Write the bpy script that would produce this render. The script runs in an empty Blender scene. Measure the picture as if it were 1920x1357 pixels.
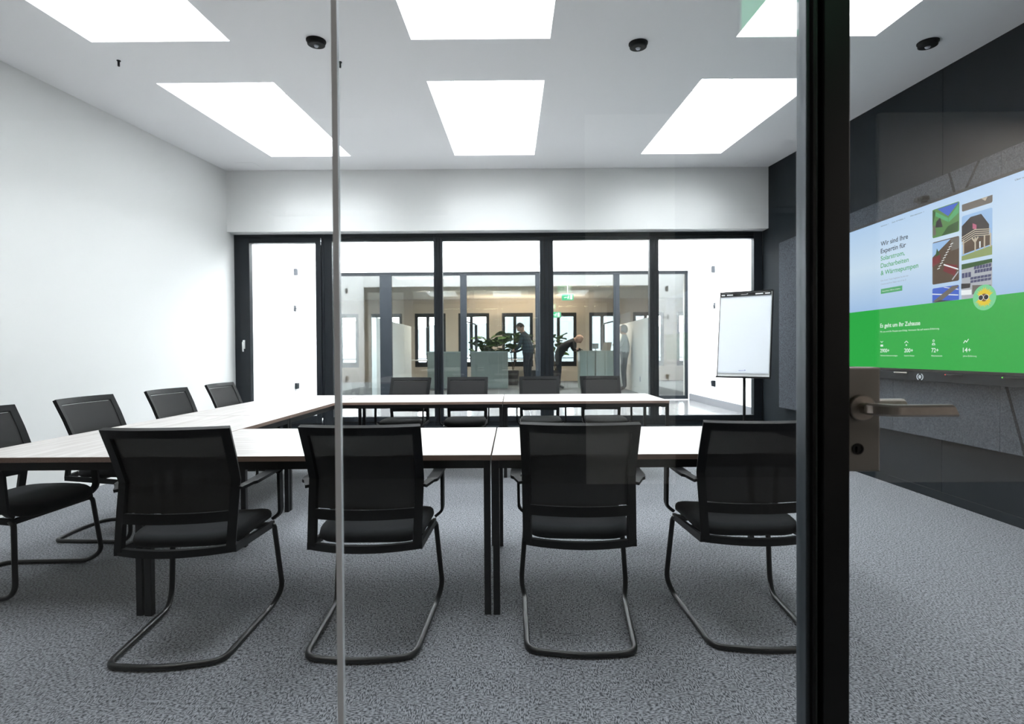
import bpy, bmesh, math, random
from mathutils import Matrix, Vector
random.seed(7)
PI = math.pi
SC = bpy.context.scene
C = SC.collection

# ------------------------------------------------------------------ camera
cam_d = bpy.data.cameras.new('camera'); cam = bpy.data.objects.new('camera', cam_d); C.objects.link(cam)
right = Vector((0.9999766, 0.0029590, -0.0061743)); fwd = Vector((-0.0030296, 0.9999298, -0.0114532)); up = Vector((0.0061400, 0.0114717, 0.9999153))
M = Matrix((right, up, -fwd)).transposed().to_4x4(); M.translation = (0, 0, 1.215)
cam.matrix_world = M
cam_d.sensor_width = 36; cam_d.lens = 975.57/1920*36
cam_d.shift_y = -0.00273
cam_d.clip_start = 0.05; cam_d.clip_end = 500
cam_d.dof.use_dof = True; cam_d.dof.focus_distance = 3.3; cam_d.dof.aperture_fstop = 4.0
SC.camera = cam

# ------------------------------------------------------------------ light
SC.view_settings.view_transform = 'Standard'; SC.view_settings.look = 'None'
SC.view_settings.gamma = 1; SC.view_settings.use_curve_mapping = False
SC.view_settings.exposure = 0.0
world = bpy.data.worlds.new('sky'); SC.world = world; world.use_nodes = True
wn = world.node_tree; wn.nodes.clear()
wo = wn.nodes.new('ShaderNodeOutputWorld'); wb = wn.nodes.new('ShaderNodeBackground')
wb.inputs[0].default_value = (0.965, 0.965, 1.0, 1); wb.inputs[1].default_value = 24.2
wn.links.new(wb.outputs[0], wo.inputs[0])
SC.cycles.max_bounces = 10; SC.cycles.diffuse_bounces = 6; SC.cycles.glossy_bounces = 5
SC.cycles.transparent_max_bounces = 24; SC.cycles.caustics_reflective = False; SC.cycles.caustics_refractive = False
SC.cycles.sample_clamp_indirect = 40.0

CA, CB = 0.0815, 3.138           # the ceiling rises towards the courtyard: z = CB + CA*y
def cz(y): return CB + CA*y
SKYX = (-2.49, -0.22, 2.08); SKYY = ((1.63, 3.71), (4.38, 6.46)); SKYW = 0.985

def portal(loc, rot, sx, sy):
    l = bpy.data.lights.new('sky_portal', 'AREA'); l.shape = 'RECTANGLE'; l.size = sx; l.size_y = sy; l.energy = 1
    l.cycles.is_portal = True
    o = bpy.data.objects.new('sky_portal', l); C.objects.link(o); o.location = loc; o.rotation_euler = rot
for sx in SKYX:
    for y0, y1 in SKYY:
        portal((sx, (y0+y1)/2, cz((y0+y1)/2)+0.80), (math.atan(CA), 0, 0), SKYW, y1-y0)
portal((-0.15, 8.78, 4.15), (0, 0, 0), 7.1, 2.7)

def lamp(loc, rot, sx, sy, e, col):
    l = bpy.data.lights.new('area_light', 'AREA'); l.shape = 'RECTANGLE'; l.size = sx; l.size_y = sy; l.energy = e; l.color = col
    o = bpy.data.objects.new('area_light', l); C.objects.link(o); o.location = loc; o.rotation_euler = rot

# ------------------------------------------------------------------ materials
def mat(name, col, rough=0.5, metal=0.0, spec=0.5, noise=None, bump=None, emit=None, alpha=None, sheen=0):
    m = bpy.data.materials.new(name); m.use_nodes = True; nt = m.node_tree; b = nt.nodes['Principled BSDF']
    c4 = tuple(col)+(1,)
    b.inputs['Base Color'].default_value = c4; b.inputs['Roughness'].default_value = rough
    b.inputs['Metallic'].default_value = metal; b.inputs['Specular IOR Level'].default_value = spec
    if sheen: b.inputs['Sheen Weight'].default_value = sheen
    if emit is not None:
        b.inputs['Emission Color'].default_value = c4; b.inputs['Emission Strength'].default_value = emit
    tc = nt.nodes.new('ShaderNodeTexCoord')
    if noise:
        amp, sc, st = noise
        mp = nt.nodes.new('ShaderNodeMapping'); mp.inputs['Scale'].default_value = st
        n = nt.nodes.new('ShaderNodeTexNoise'); n.inputs['Scale'].default_value = sc; n.inputs['Detail'].default_value = 4
        r = nt.nodes.new('ShaderNodeMapRange'); r.inputs['From Min'].default_value = 0.25; r.inputs['From Max'].default_value = 0.75
        r.inputs['To Min'].default_value = 1-amp; r.inputs['To Max'].default_value = 1+amp
        mx = nt.nodes.new('ShaderNodeVectorMath'); mx.operation = 'SCALE'; mx.inputs[0].default_value = col
        nt.links.new(tc.outputs['Object'], mp.inputs[0]); nt.links.new(mp.outputs[0], n.inputs['Vector'])
        nt.links.new(n.outputs['Fac'], r.inputs['Value']); nt.links.new(r.outputs[0], mx.inputs['Scale'])
        nt.links.new(mx.outputs[0], b.inputs['Base Color'])
    if bump:
        d, sc = bump
        n2 = nt.nodes.new('ShaderNodeTexNoise'); n2.inputs['Scale'].default_value = sc
        bp = nt.nodes.new('ShaderNodeBump'); bp.inputs['Strength'].default_value = d; bp.inputs['Distance'].default_value = 0.002
        nt.links.new(tc.outputs['Object'], n2.inputs['Vector']); nt.links.new(n2.outputs['Fac'], bp.inputs['Height'])
        nt.links.new(bp.outputs[0], b.inputs['Normal'])
    return m

def emis(name, col, s=1.0):
    m = bpy.data.materials.new(name); m.use_nodes = True; nt = m.node_tree; nt.nodes.clear()
    o = nt.nodes.new('ShaderNodeOutputMaterial'); e = nt.nodes.new('ShaderNodeEmission')
    e.inputs[0].default_value = tuple(col)+(1,); e.inputs[1].default_value = s; nt.links.new(e.outputs[0], o.inputs[0]); return m

def glassmat(name, tint=(1, 1, 1), ior=1.5, rough=0.0):
    """architectural pane: clear transmission plus Fresnel reflection on each face"""
    m = bpy.data.materials.new(name); m.use_nodes = True; nt = m.node_tree; nt.nodes.clear()
    o = nt.nodes.new('ShaderNodeOutputMaterial'); mx = nt.nodes.new('ShaderNodeMixShader')
    t = nt.nodes.new('ShaderNodeBsdfTransparent'); g = nt.nodes.new('ShaderNodeBsdfGlossy'); f = nt.nodes.new('ShaderNodeFresnel')
    geo = nt.nodes.new('ShaderNodeNewGeometry'); mr = nt.nodes.new('ShaderNodeMapRange')
    mr.inputs['To Min'].default_value = ior; mr.inputs['To Max'].default_value = 1/ior
    t.inputs[0].default_value = tuple(tint)+(1,); g.inputs['Roughness'].default_value = rough
    nt.links.new(geo.outputs['Backfacing'], mr.inputs['Value']); nt.links.new(mr.outputs[0], f.inputs['IOR'])
    nt.links.new(f.outputs[0], mx.inputs[0]); nt.links.new(t.outputs[0], mx.inputs[1]); nt.links.new(g.outputs[0], mx.inputs[2])
    nt.links.new(mx.outputs[0], o.inputs[0]); return m

def meshmat(name, col, thru):
    m = mat(name, col, 0.8); nt = m.node_tree; b = nt.nodes['Principled BSDF']; o = nt.nodes['Material Output']
    mx = nt.nodes.new('ShaderNodeMixShader'); t = nt.nodes.new('ShaderNodeBsdfTransparent')
    tc = nt.nodes.new('ShaderNodeTexCoord'); ck = nt.nodes.new('ShaderNodeTexVoronoi'); ck.inputs['Scale'].default_value = 420
    mr = nt.nodes.new('ShaderNodeMapRange'); mr.inputs['From Min'].default_value = 0.1; mr.inputs['From Max'].default_value = 0.7
    mr.inputs['To Min'].default_value = thru*1.8; mr.inputs['To Max'].default_value = 0.0
    nt.links.new(tc.outputs['Object'], ck.inputs['Vector']); nt.links.new(ck.outputs['Distance'], mr.inputs['Value'])
    nt.links.new(mr.outputs[0], mx.inputs[0]); nt.links.new(b.outputs[0], mx.inputs[1]); nt.links.new(t.outputs[0], mx.inputs[2])
    nt.links.new(mx.outputs[0], o.inputs[0]); return m

def carpetmat():
    m = mat('carpet', (0.1, 0.1, 0.11), 0.95, spec=0.25, sheen=0.15); nt = m.node_tree; b = nt.nodes['Principled BSDF']
    L = nt.links.new; tc = nt.nodes.new('ShaderNodeTexCoord')
    ns = []
    for sc in ((140, 400, 1), (400, 140, 1)):
        mp = nt.nodes.new('ShaderNodeMapping'); mp.inputs['Scale'].default_value = sc
        n = nt.nodes.new('ShaderNodeTexNoise'); n.inputs['Scale'].default_value = 0.55; n.inputs['Detail'].default_value = 3
        L(tc.outputs['Object'], mp.inputs[0]); L(mp.outputs[0], n.inputs['Vector']); ns.append(n)
    big = nt.nodes.new('ShaderNodeTexNoise'); big.inputs['Scale'].default_value = 14; big.inputs['Detail'].default_value = 3
    L(tc.outputs['Object'], big.inputs['Vector'])
    st = nt.nodes.new('ShaderNodeMapRange'); st.inputs['From Min'].default_value = 0.46; st.inputs['From Max'].default_value = 0.54
    L(big.outputs['Fac'], st.inputs['Value'])
    mx = nt.nodes.new('ShaderNodeMix'); mx.data_type = 'FLOAT'
    L(st.outputs[0], mx.inputs[0]); L(ns[0].outputs['Fac'], mx.inputs[2]); L(ns[1].outputs['Fac'], mx.inputs[3])
    cr = nt.nodes.new('ShaderNodeValToRGB'); e = cr.color_ramp.elements
    e[0].position = 0.41; e[0].color = (0.012, 0.015, 0.020, 1); e[1].position = 0.57; e[1].color = (0.235, 0.245, 0.268, 1)
    L(mx.outputs[0], cr.inputs[0]); L(cr.outputs[0], b.inputs['Base Color'])
    bp = nt.nodes.new('ShaderNodeBump'); bp.inputs['Strength'].default_value = 0.5; bp.inputs['Distance'].default_value = 0.003
    L(mx.outputs[0], bp.inputs['Height']); L(bp.outputs[0], b.inputs['Normal'])
    return m

def woodmat():
    m = mat('pale_oak_laminate', (0.6, 0.57, 0.54), 0.42, spec=0.5); nt = m.node_tree; b = nt.nodes['Principled BSDF']
    L = nt.links.new; tc = nt.nodes.new('ShaderNodeTexCoord'); mp = nt.nodes.new('ShaderNodeMapping')
    mp.inputs['Scale'].default_value = (1.3, 22, 22)
    n = nt.nodes.new('ShaderNodeTexNoise'); n.inputs['Scale'].default_value = 1.6; n.inputs['Detail'].default_value = 6; n.inputs['Distortion'].default_value = 0.6
    cr = nt.nodes.new('ShaderNodeValToRGB'); e = cr.color_ramp.elements
    e[0].position = 0.3; e[0].color = (0.315, 0.285, 0.27, 1); e[1].position = 0.68; e[1].color = (0.47, 0.455, 0.445, 1)
    L(tc.outputs['Object'], mp.inputs[0]); L(mp.outputs[0], n.inputs['Vector']); L(n.outputs['Fac'], cr.inputs[0]); L(cr.outputs[0], b.inputs['Base Color'])
    return m

MT = dict(
    white=mat('white_paint', (0.735, 0.738, 0.736), 0.85, bump=(0.15, 300)),
    ceil=mat('ceiling_paint', (0.89, 0.885, 0.90), 0.9),
    render=mat('white_render', (0.86, 0.87, 0.88), 0.9, bump=(0.3, 90)),
    skirt=mat('grey_skirting', (0.16, 0.165, 0.18), 0.7),
    slate=mat('slate_panel', (0.012, 0.0155, 0.019), 0.7, spec=0.10, noise=(0.12, 3, (1, 1, 1))),
    dark=mat('anthracite_metal', (0.008, 0.0115, 0.016), 0.45, spec=0.3),
    black=mat('black_metal', (0.004, 0.004, 0.0045), 0.35, spec=0.35),
    plastic=mat('black_plastic', (0.0045, 0.005, 0.006), 0.5, spec=0.18),
    fabric=mat('black_fabric', (0.004, 0.005, 0.0065), 0.85, spec=0.25, sheen=0.03, bump=(0.3, 900)),
    felt=mat('grey_felt', (0.060, 0.067, 0.078), 1.0, spec=0.1, noise=(0.75, 130, (1, 1, 1)), bump=(0.6, 220)),
    mesh=meshmat('black_mesh', (0.0035, 0.0035, 0.004), 0.02),
    carpet=carpetmat(), wood=woodmat(),
    edge=mat('brown_edge', (0.20, 0.135, 0.105), 0.5, noise=(0.25, 5, (1, 30, 30))),
    glass=glassmat('clear_glass', (0.97, 0.985, 0.98)), glass2=glassmat('window_glass', (0.95, 0.965, 0.96)),
    glass3=glassmat('coated_glass', (0.93, 0.96, 0.96), ior=1.95),
    socket=mat('grey_plastic', (0.045, 0.05, 0.06), 0.6),
    glassedge=mat('polished_glass_edge', (0.86, 0.90, 0.95), 0.25, metal=0.0),
    nickel=mat('brushed_nickel', (0.40, 0.36, 0.32), 0.34, metal=1.0, noise=(0.08, 60, (1, 20, 1))),
    nickelplate=mat('matt_nickel', (0.235, 0.22, 0.20), 0.5, metal=0.85),
    chrome=mat('chrome', (0.75, 0.76, 0.78), 0.2, metal=1.0),
    hwhite=mat('white_handle', (0.8, 0.8, 0.8), 0.4), paper=mat('paper', (0.80, 0.83, 0.88), 0.8),
    paver=mat('light_paver', (0.20, 0.20, 0.205), 0.12, noise=(0.08, 4, (1, 1, 1))),
    joint=mat('paver_joint', (0.08, 0.08, 0.08), 0.9),
    beige=mat('warm_plaster', (0.70, 0.63, 0.56), 0.9), offceil=mat('office_ceiling', (0.72, 0.68, 0.64), 0.9),
    offfloor=mat('office_floor', (0.10, 0.105, 0.11), 0.8), lens=mat('sensor_lens', (0.6, 0.63, 0.68), 0.3),
    counter=mat('grey_green_front', (0.30, 0.34, 0.32), 0.3), counter2=mat('pale_glass_front', (0.44, 0.52, 0.51), 0.25),
    leaf=mat('leaf_green', (0.055, 0.12, 0.03), 0.45), stem=mat('stem_brown', (0.10, 0.07, 0.04), 0.8), pot=mat('dark_planter', (0.03, 0.03, 0.032), 0.6),
    skin=mat('skin', (0.48, 0.30, 0.23), 0.6), blue=mat('blue_print', (0.05, 0.09, 0.45), 0.5), grey=mat('grey_print', (0.4, 0.42, 0.5), 0.5),
    corrlight=mat('corridor_white', (0.80, 0.76, 0.72), 0.9), corr=mat('corridor_paint', (0.10, 0.095, 0.09), 0.9), corrdark=mat('corridor_slate', (0.03, 0.03, 0.033), 0.6),
    corrbrown=mat('walnut_front', (0.16, 0.085, 0.06), 0.5), aqua=mat('screen_grey', (0.2, 0.23, 0.25), 0.3),
)

# ------------------------------------------------------------------ helpers
def link(name, bm, m=None, parent=None, smooth=False, loc=None):
    me = bpy.data.meshes.new(name); bmesh.ops.recalc_face_normals(bm, faces=bm.faces); bm.to_mesh(me); bm.free()
    ms = m if isinstance(m, (list, tuple)) else [m]
    for q in ms: me.materials.append(q)
    if smooth:
        for p in me.polygons: p.use_smooth = True
    o = bpy.data.objects.new(name, me); C.objects.link(o)
    if parent: o.parent = parent
    if loc: o.location = loc
    return o
def tag(o, label=None, cat=None, group=None, kind=None):
    for k, v in (('label', label), ('category', cat), ('group', group), ('kind', kind)):
        if v: o[k] = v
    return o
def empty(name, loc=(0, 0, 0), rz=0, label=None, cat=None, group=None, kind=None):
    o = bpy.data.objects.new(name, None); C.objects.link(o); o.location = loc; o.rotation_euler = (0, 0, rz); o.empty_display_size = 0.1
    return tag(o, label, cat, group, kind)
def copy_tree(o, parent=None):
    c = o.copy(); C.objects.link(c)
    if parent: c.parent = parent
    for ch in [x for x in bpy.data.objects if x.parent == o]: copy_tree(ch, c)
    return c
def bx(bm, x0, x1, y0, y1, z0, z1, mi=0, bev=0):
    vs = [bm.verts.new((x, y, z)) for x in (x0, x1) for y in (y0, y1) for z in (z0, z1)]
    fs = [bm.faces.new([vs[i] for i in f]) for f in ((0, 1, 3, 2), (4, 6, 7, 5), (0, 4, 5, 1), (2, 3, 7, 6), (0, 2, 6, 4), (1, 5, 7, 3))]
    for f in fs: f.material_index = mi
    if bev:
        es = list({e for f in fs for e in f.edges}); bmesh.ops.bevel(bm, geom=es, offset=bev, segments=2, affect='EDGES', profile=0.6)
    return vs
def box(name, x0, x1, y0, y1, z0, z1, m, parent=None, bev=0):
    bm = bmesh.new(); bx(bm, x0, x1, y0, y1, z0, z1, bev=bev); return link(name, bm, m, parent)
def obox(bm, center, ax, half):
    """oriented box: ax = three unit vectors"""
    c = Vector(center); a = [Vector(v) for v in ax]
    vs = [bm.verts.new(c+a[0]*i*half[0]+a[1]*j*half[1]+a[2]*k*half[2]) for i in (-1, 1) for j in (-1, 1) for k in (-1, 1)]
    for f in ((0, 1, 3, 2), (4, 6, 7, 5), (0, 4, 5, 1), (2, 3, 7, 6), (0, 2, 6, 4), (1, 5, 7, 3)): bm.faces.new([vs[i] for i in f])
def prism(bm, pts, d):
    """closed prism: pts 3D polygon, d extrusion vector"""
    a = [bm.verts.new(p) for p in pts]; b = [bm.verts.new(Vector(p)+Vector(d)) for p in pts]
    bm.faces.new(a); bm.faces.new(b[::-1]); n = len(a)
    for i in range(n): bm.faces.new((a[i], a[(i+1) % n], b[(i+1) % n], b[i]))
def lathe(bm, prof, n=24, axis='Z', c=(0, 0, 0)):
    rings = []
    for r, h in prof:
        ring = []
        for k in range(n):
            a = 2*PI*k/n; p = (r*math.cos(a), r*math.sin(a), h)
            if axis == 'Y': p = (p[0], p[2], p[1])
            if axis == 'X': p = (p[2], p[0], p[1])
            ring.append(bm.verts.new(Vector(p)+Vector(c)))
        rings.append(ring)
    for a, b in zip(rings, rings[1:]):
        for k in range(n): bm.faces.new((a[k], a[(k+1) % n], b[(k+1) % n], b[k]))
    bm.faces.new(rings[0][::-1]); bm.faces.new(rings[-1])
def fillet(pts, rads, seg=5):
    out = [Vector(pts[0])]
    for i in range(1, len(pts)-1):
        p = Vector(pts[i]); a = Vector(pts[i-1])-p; b = Vector(pts[i+1])-p; r = min(rads[i], a.length*0.49, b.length*0.49)
        if r <= 0: out.append(p); continue
        A = p+a.normalized()*r; B = p+b.normalized()*r
        for k in range(seg+1):
            t = k/seg; out.append(A*(1-t)**2+p*2*t*(1-t)+B*t*t)
    out.append(Vector(pts[-1])); return out
def tube(bm, path, r, n=10):
    path = [Vector(p) for p in path]; rings = []; nrm = None
    for i, p in enumerate(path):
        t = (path[min(i+1, len(path)-1)]-path[max(i-1, 0)]).normalized()
        if nrm is None:
            nrm = t.cross(Vector((0, 0, 1)) if abs(t.z) < 0.9 else Vector((0, 1, 0))).normalized()
        nrm = (nrm-t*nrm.dot(t)).normalized(); bi = t.cross(nrm)
        rr = r[i] if isinstance(r, (list, tuple)) else r
        rings.append([bm.verts.new(p+(nrm*math.cos(2*PI*k/n)+bi*math.sin(2*PI*k/n))*rr) for k in range(n)])
    for a, b in zip(rings, rings[1:]):
        for k in range(n): bm.faces.new((a[k], a[(k+1) % n], b[(k+1) % n], b[k]))
    bm.faces.new(rings[0][::-1]); bm.faces.new(rings[-1])
def holed(bm, u0, u1, v0, v1, holes, put):
    """rectangle with rectangular holes as a grid of cells; put(ua,ub,va,vb) adds one"""
    us = sorted({u0, u1, *[h[0] for h in holes], *[h[1] for h in holes]}); vs = sorted({v0, v1, *[h[2] for h in holes], *[h[3] for h in holes]})
    for a, b in zip(us, us[1:]):
        for c, d in zip(vs, vs[1:]):
            if not any(h[0]-1e-6 <= a and b <= h[1]+1e-6 and h[2]-1e-6 <= c and d <= h[3]+1e-6 for h in holes): put(a, b, c, d)

# ------------------------------------------------------------------ the room shell
XL, XR, YW, YF, GY = -3.885, 3.465, 7.08, 7.25, 1.17
def structure(o, label=None): return tag(o, label, None, None, 'structure')
fl = structure(box('floor', XL-0.15, XR+0.15, 0.9, 7.40, -0.12, 0, MT['carpet']), 'grey flecked loop carpet of the meeting room')
structure(box('floor_corridor', -6, 6, -3.2, 0.9, -0.12, 0, MT['offfloor']), 'corridor floor on the near side of the glass')
# ceiling with six openings
bm = bmesh.new()
holes = [(x-SKYW/2, x+SKYW/2, y0, y1) for x in SKYX for y0, y1 in SKYY]
def slab(a, b, c, d):
    vs = [bm.verts.new((x, y, cz(y)+h)) for x in (a, b) for y in (c, d) for h in (0, 0.12)]
    for f in ((0, 1, 3, 2), (4, 6, 7, 5), (0, 4, 5, 1), (2, 3, 7, 6), (0, 2, 6, 4), (1, 5, 7, 3)): bm.faces.new([vs[i] for i in f])
holed(bm, XL-0.15, XR+0.15, GY-0.05, 7.40, holes, slab)
structure(link('ceiling', bm, MT['ceil']), 'white sloping ceiling with roof window openings')
# roof windows: shaft, frame, pane
wi = 1
for y0, y1 in SKYY:
    for x in SKYX:
        e = empty('window_%d' % wi, (x, (y0+y1)/2, cz((y0+y1)/2)), kind='structure'); wi += 1
        e['label'] = 'bright roof window in a deep white shaft, %s, %s row' % ({-2.49: 'left', -0.22: 'middle', 2.08: 'right'}[x], 'nearer' if y0 < 3 else 'farther')
        hx, hy, H = SKYW/2, (y1-y0)/2, 0.76
        def sh(X, Y, Z): return (X, Y, Z+CA*Y)
        bm = bmesh.new()
        for a, b, c, d in ((-hx-0.04, -hx, -hy-0.04, hy+0.04), (hx, hx+0.04, -hy-0.04, hy+0.04), (-hx, hx, -hy-0.04, -hy), (-hx, hx, hy, hy+0.04)):
            vs = bx(bm, a, b, c, d, 0.1205, H)
            for v in vs: v.co = sh(*v.co)
        link('shaft', bm, MT['white'], e)
        bm = bmesh.new()
        for a, b, c, d in ((-hx-0.02, -hx+0.035, -hy-0.02, hy+0.02), (hx-0.035, hx+0.02, -hy-0.02, hy+0.02), (-hx+0.035, hx-0.035, -hy-0.02, -hy+0.035), (-hx+0.035, hx-0.035, hy-0.035, hy+0.02)):
            vs = bx(bm, a, b, c, d, H, H+0.05)
            for v in vs: v.co = sh(*v.co)
        link('window_frame', bm, MT['hwhite'], e)
        bm = bmesh.new(); vs = bx(bm, -hx+0.035, hx-0.035, -hy+0.035, hy-0.035, H+0.02, H+0.03)
        for v in vs: v.co = sh(*v.co)
        link('pane', bm, MT['glass2'], e)
        e.location.z = cz((y0+y1)/2)
# walls
structure(box('wall_left', XL-0.15, XL, GY-0.05, 7.40, -0.1, 4.1, MT['white']), 'plain white plastered left wall')
structure(box('baseboard_left', XL, XL+0.014, GY+0.05, YW+0.1, 0, 0.075, MT['hwhite']), 'white baseboard along the left wall')
wr = structure(box('wall_right', XR+0.012, XR+0.15, GY-0.05, 7.40, -0.1, 4.1, MT['corrdark']), 'dark slate panelled right wall')
for a, b in ((1.13, 2.965), (2.971, 4.215), (4.221, 5.465), (5.471, 7.24)):
    bm = bmesh.new(); pts = [(XR, a, 0.02), (XR, b, 0.02), (XR, b, cz(b)), (XR, a, cz(a))]; prism(bm, pts, (0.012, 0, 0))
    link('wall_panel', bm, MT['slate'], wr)
structure(box('baseboard_right', XR-0.016, XR-0.0005, GY+0.05, 7.22, 0, 0.07, MT['slate'], bev=0.002), 'dark baseboard below the slate wall')
structure(box('wall_back', XL, XR, YW, 7.42, 2.886, 4.25, MT['white']), 'white lintel wall above the window front')
structure(box('trim_1', XL, XR, 7.16, 7.40, -0.05, 0.205, MT['dark']), 'dark sill base below the window front')
# terrace courtyard
TZ = 0.29
co = structure(box('floor_courtyard', -3.9, 3.6, 7.34, 10.2, 0.1, TZ-0.012, MT['joint']), 'light grey paved courtyard outside the windows')
nx, ny = 9, 4
wx = (3.42+3.72)/nx; wy = (10.15-7.36)/ny
pm = None
for j in range(ny):
    for i in range(nx):
        if pm is None:
            pm = box('paver', 0.003, wx-0.003, 0.003, wy-0.003, -0.02, 0, MT['paver'], co, bev=0.002)
            o = pm
        else:
            o = pm.copy(); C.objects.link(o)
        o.location = (-3.72+i*wx, 7.36+j*wy, TZ+random.uniform(-0.0008, 0.0008))
structure(box('wall_courtyard_left', -3.95, -3.72, 7.42, 10.35, 0.1, 4.1, MT['render']), 'white rendered courtyard wall on the left')
structure(box('wall_courtyard_right', 3.42, 3.66, 7.42, 10.35, 0.1, 4.1, MT['render']), 'white rendered courtyard wall on the right')
structure(box('trim_2', 3.405, 3.4195, 7.42, 10.1, TZ, TZ+0.125, MT['skirt']), 'grey skirting at the foot of the right courtyard wall')
structure(box('trim_3', -3.7195, -3.705, 7.42, 10.1, TZ, TZ+0.125, MT['skirt']), 'grey skirting at the foot of the left courtyard wall')
bm = bmesh.new()
holed(bm, -3.72, 3.42, 0.1, 4.1, [(-3.47, 3.405, 0.30, 2.80)], lambda a, b, c, d: bx(bm, a, b, 10.12, 10.35, c, d))
structure(link('wall_courtyard_back', bm, MT['render']), 'white rendered wall above the far office glazing')

def glazing(name, label, y, th, z0, z1, zg0, zg1, bars, panes, m, gm):
    """bars: (x0,x1) uprights; rails between; panes: (x0,x1)"""
    e = empty(name, (0, y, 0), kind='structure', label=label)
    x0, x1 = bars[0][0], bars[-1][1]
    for a, b in bars:
        bm = bmesh.new(); bx(bm, a, b, 0, th, z0, z1, bev=0.004)
        link('mullion', bm, m, e)
    for zz0, zz1, nm in ((zg1, z1, 'top_rail'), (z0, zg0, 'bottom_rail')):
        bm = bmesh.new()
        for (a, b), (c, d) in zip(bars, bars[1:]): bx(bm, b, c, 0.004, th-0.004, zz0, zz1)
        link(nm, bm, m, e)
    for a, b in panes:
        bm = bmesh.new(); bx(bm, a, b, th/2-0.012, th/2+0.012, zg0, zg1); link('pane', bm, gm, e)
    return e
wf = glazing('window_7', 'dark framed window front onto the courtyard, four fixed panes', YF, 0.09, 0.205, 2.885, 0.335, 2.79,
    [(-2.63, -2.52), (-1.105, -0.983), (0.374, 0.559), (1.899, 2.025), (3.345, 3.462)],
    [(-2.52, -1.105), (-0.983, 0.374), (0.559, 1.899), (2.025, 3.345)], MT['dark'], MT['glass2'])
# raised profile on each mullion and rail
bm = bmesh.new()
for a, b in ((-1.105, -0.983), (0.374, 0.559), (1.899, 2.025)):
    w = b-a; bx(bm, a+w*0.30, a+w*0.36, -0.006, 0.001, 0.22, 2.87); bx(bm, a+w*0.64, a+w*0.70, -0.006, 0.001, 0.22, 2.87)
bx(bm, -2.5, 3.34, -0.008, 0.004, 2.83, 2.84); bx(bm, -2.5, 3.34, -0.008, 0.004, 0.262, 0.272)
link('frame_groove', bm, MT['black'], wf)
# balcony door at the left
dr = empty('door_1', (0, YF, 0), kind='structure', label='dark framed glazed balcony door beside the left wall')
bm = bmesh.new()
for a, b, c, d in ((-3.883, -3.80, 0.205, 2.885), (-2.665, -2.632, 0.205, 2.885), (-3.80, -2.665, 2.84, 2.885), (-3.80, -2.665, 0.205, 0.25)): bx(bm, a, b, 0, 0.09, c, d, bev=0.003)
link('door_frame', bm, MT['dark'], dr)
bm = bmesh.new()
for a, b, c, d in ((-3.797, -3.665, 0.253, 2.837), (-2.745, -2.668, 0.253, 2.837), (-3.665, -2.745, 2.765, 2.837), (-3.665, -2.745, 0.253, 0.36)): bx(bm, a, b, -0.015, 0.075, c, d, bev=0.004)
sash = link('sash', bm, MT['dark'], dr)
box('pane', -3.665, -2.745, 0.02, 0.044, 0.36, 2.765, MT['glass2'], dr)
bm = bmesh.new(); bx(bm, -3.765, -3.735, -0.026, -0.015, 1.30, 1.42, bev=0.003)
tube(bm, fillet([(-3.75, -0.02, 1.39), (-3.75, -0.055, 1.39), (-3.745, -0.055, 1.26)], [0, 0.012, 0]), 0.010, 10)
tag(link('door_handle', bm, MT['hwhite'], dr, smooth=True), 'white lever handle')
for z in (2.78, 0.28):
    bm = bmesh.new(); lathe(bm, [(0.009, z-0.05), (0.009, z+0.05)], 12, c=(-2.667, -0.012, 0)); tag(link('hinge', bm, MT['chrome'], dr, smooth=True), 'silver hinge')
# far office glazing
glazing('window_8', 'dark framed office glazing on the far side of the courtyard', 10.16, 0.08, 0.30, 2.80, 0.37, 2.745,
    [(-3.47, -3.42), (-2.607, -2.378), (-1.035, -0.91), (0.432, 0.60), (1.959, 2.074), (3.36, 3.405)],
    [(-3.42, -2.607), (-2.378, -1.035), (-0.91, 0.432), (0.60, 1.959), (2.074, 3.36)], MT['dark'], MT['glass3'])
# ------------------------------------------------------------------ far office shell
OY0, OY1 = 10.36, 17.0
structure(box('floor_office', -6.2, 7.2, OY0-0.1, 17.3, 0.1, 0.30, MT['offfloor']), 'dark office floor beyond the courtyard')
structure(box('ceiling_office', -6.2, 7.2, OY0, 17.3, 2.98, 3.1, MT['offceil']), 'warm lit office ceiling')
structure(box('wall_office_left', -6.2, -6.0, OY0-0.1, 17.3, 0.1, 3.1, MT['beige']), 'office side wall on the left')
structure(box('wall_office_right', 7.0, 7.2, OY0-0.1, 17.3, 0.1, 3.1, MT['beige']), 'office side wall on the right')
structure(box('wall_office_front_left', -6.2, -3.72, 10.355, 10.5, 0.1, 3.1, MT['beige']), 'office front wall left of the glazing')
structure(box('wall_office_front_right', 3.42, 7.2, 10.355, 10.5, 0.1, 3.1, MT['beige']), 'office front wall right of the glazing')
wh = []
for k in range(9):
    x0 = -0.373+(k-4)*1.425
    wh.append((x0, x0+1.01, 0.78, 2.53))
bm = bmesh.new(); holed(bm, -6.2, 7.2, 0.1, 3.1, wh, lambda a, b, c, d: bx(bm, a, b, OY1, 17.25, c, d))
structure(link('wall_office_back', bm, MT['beige']), 'beige office wall with a row of tall windows')
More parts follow.
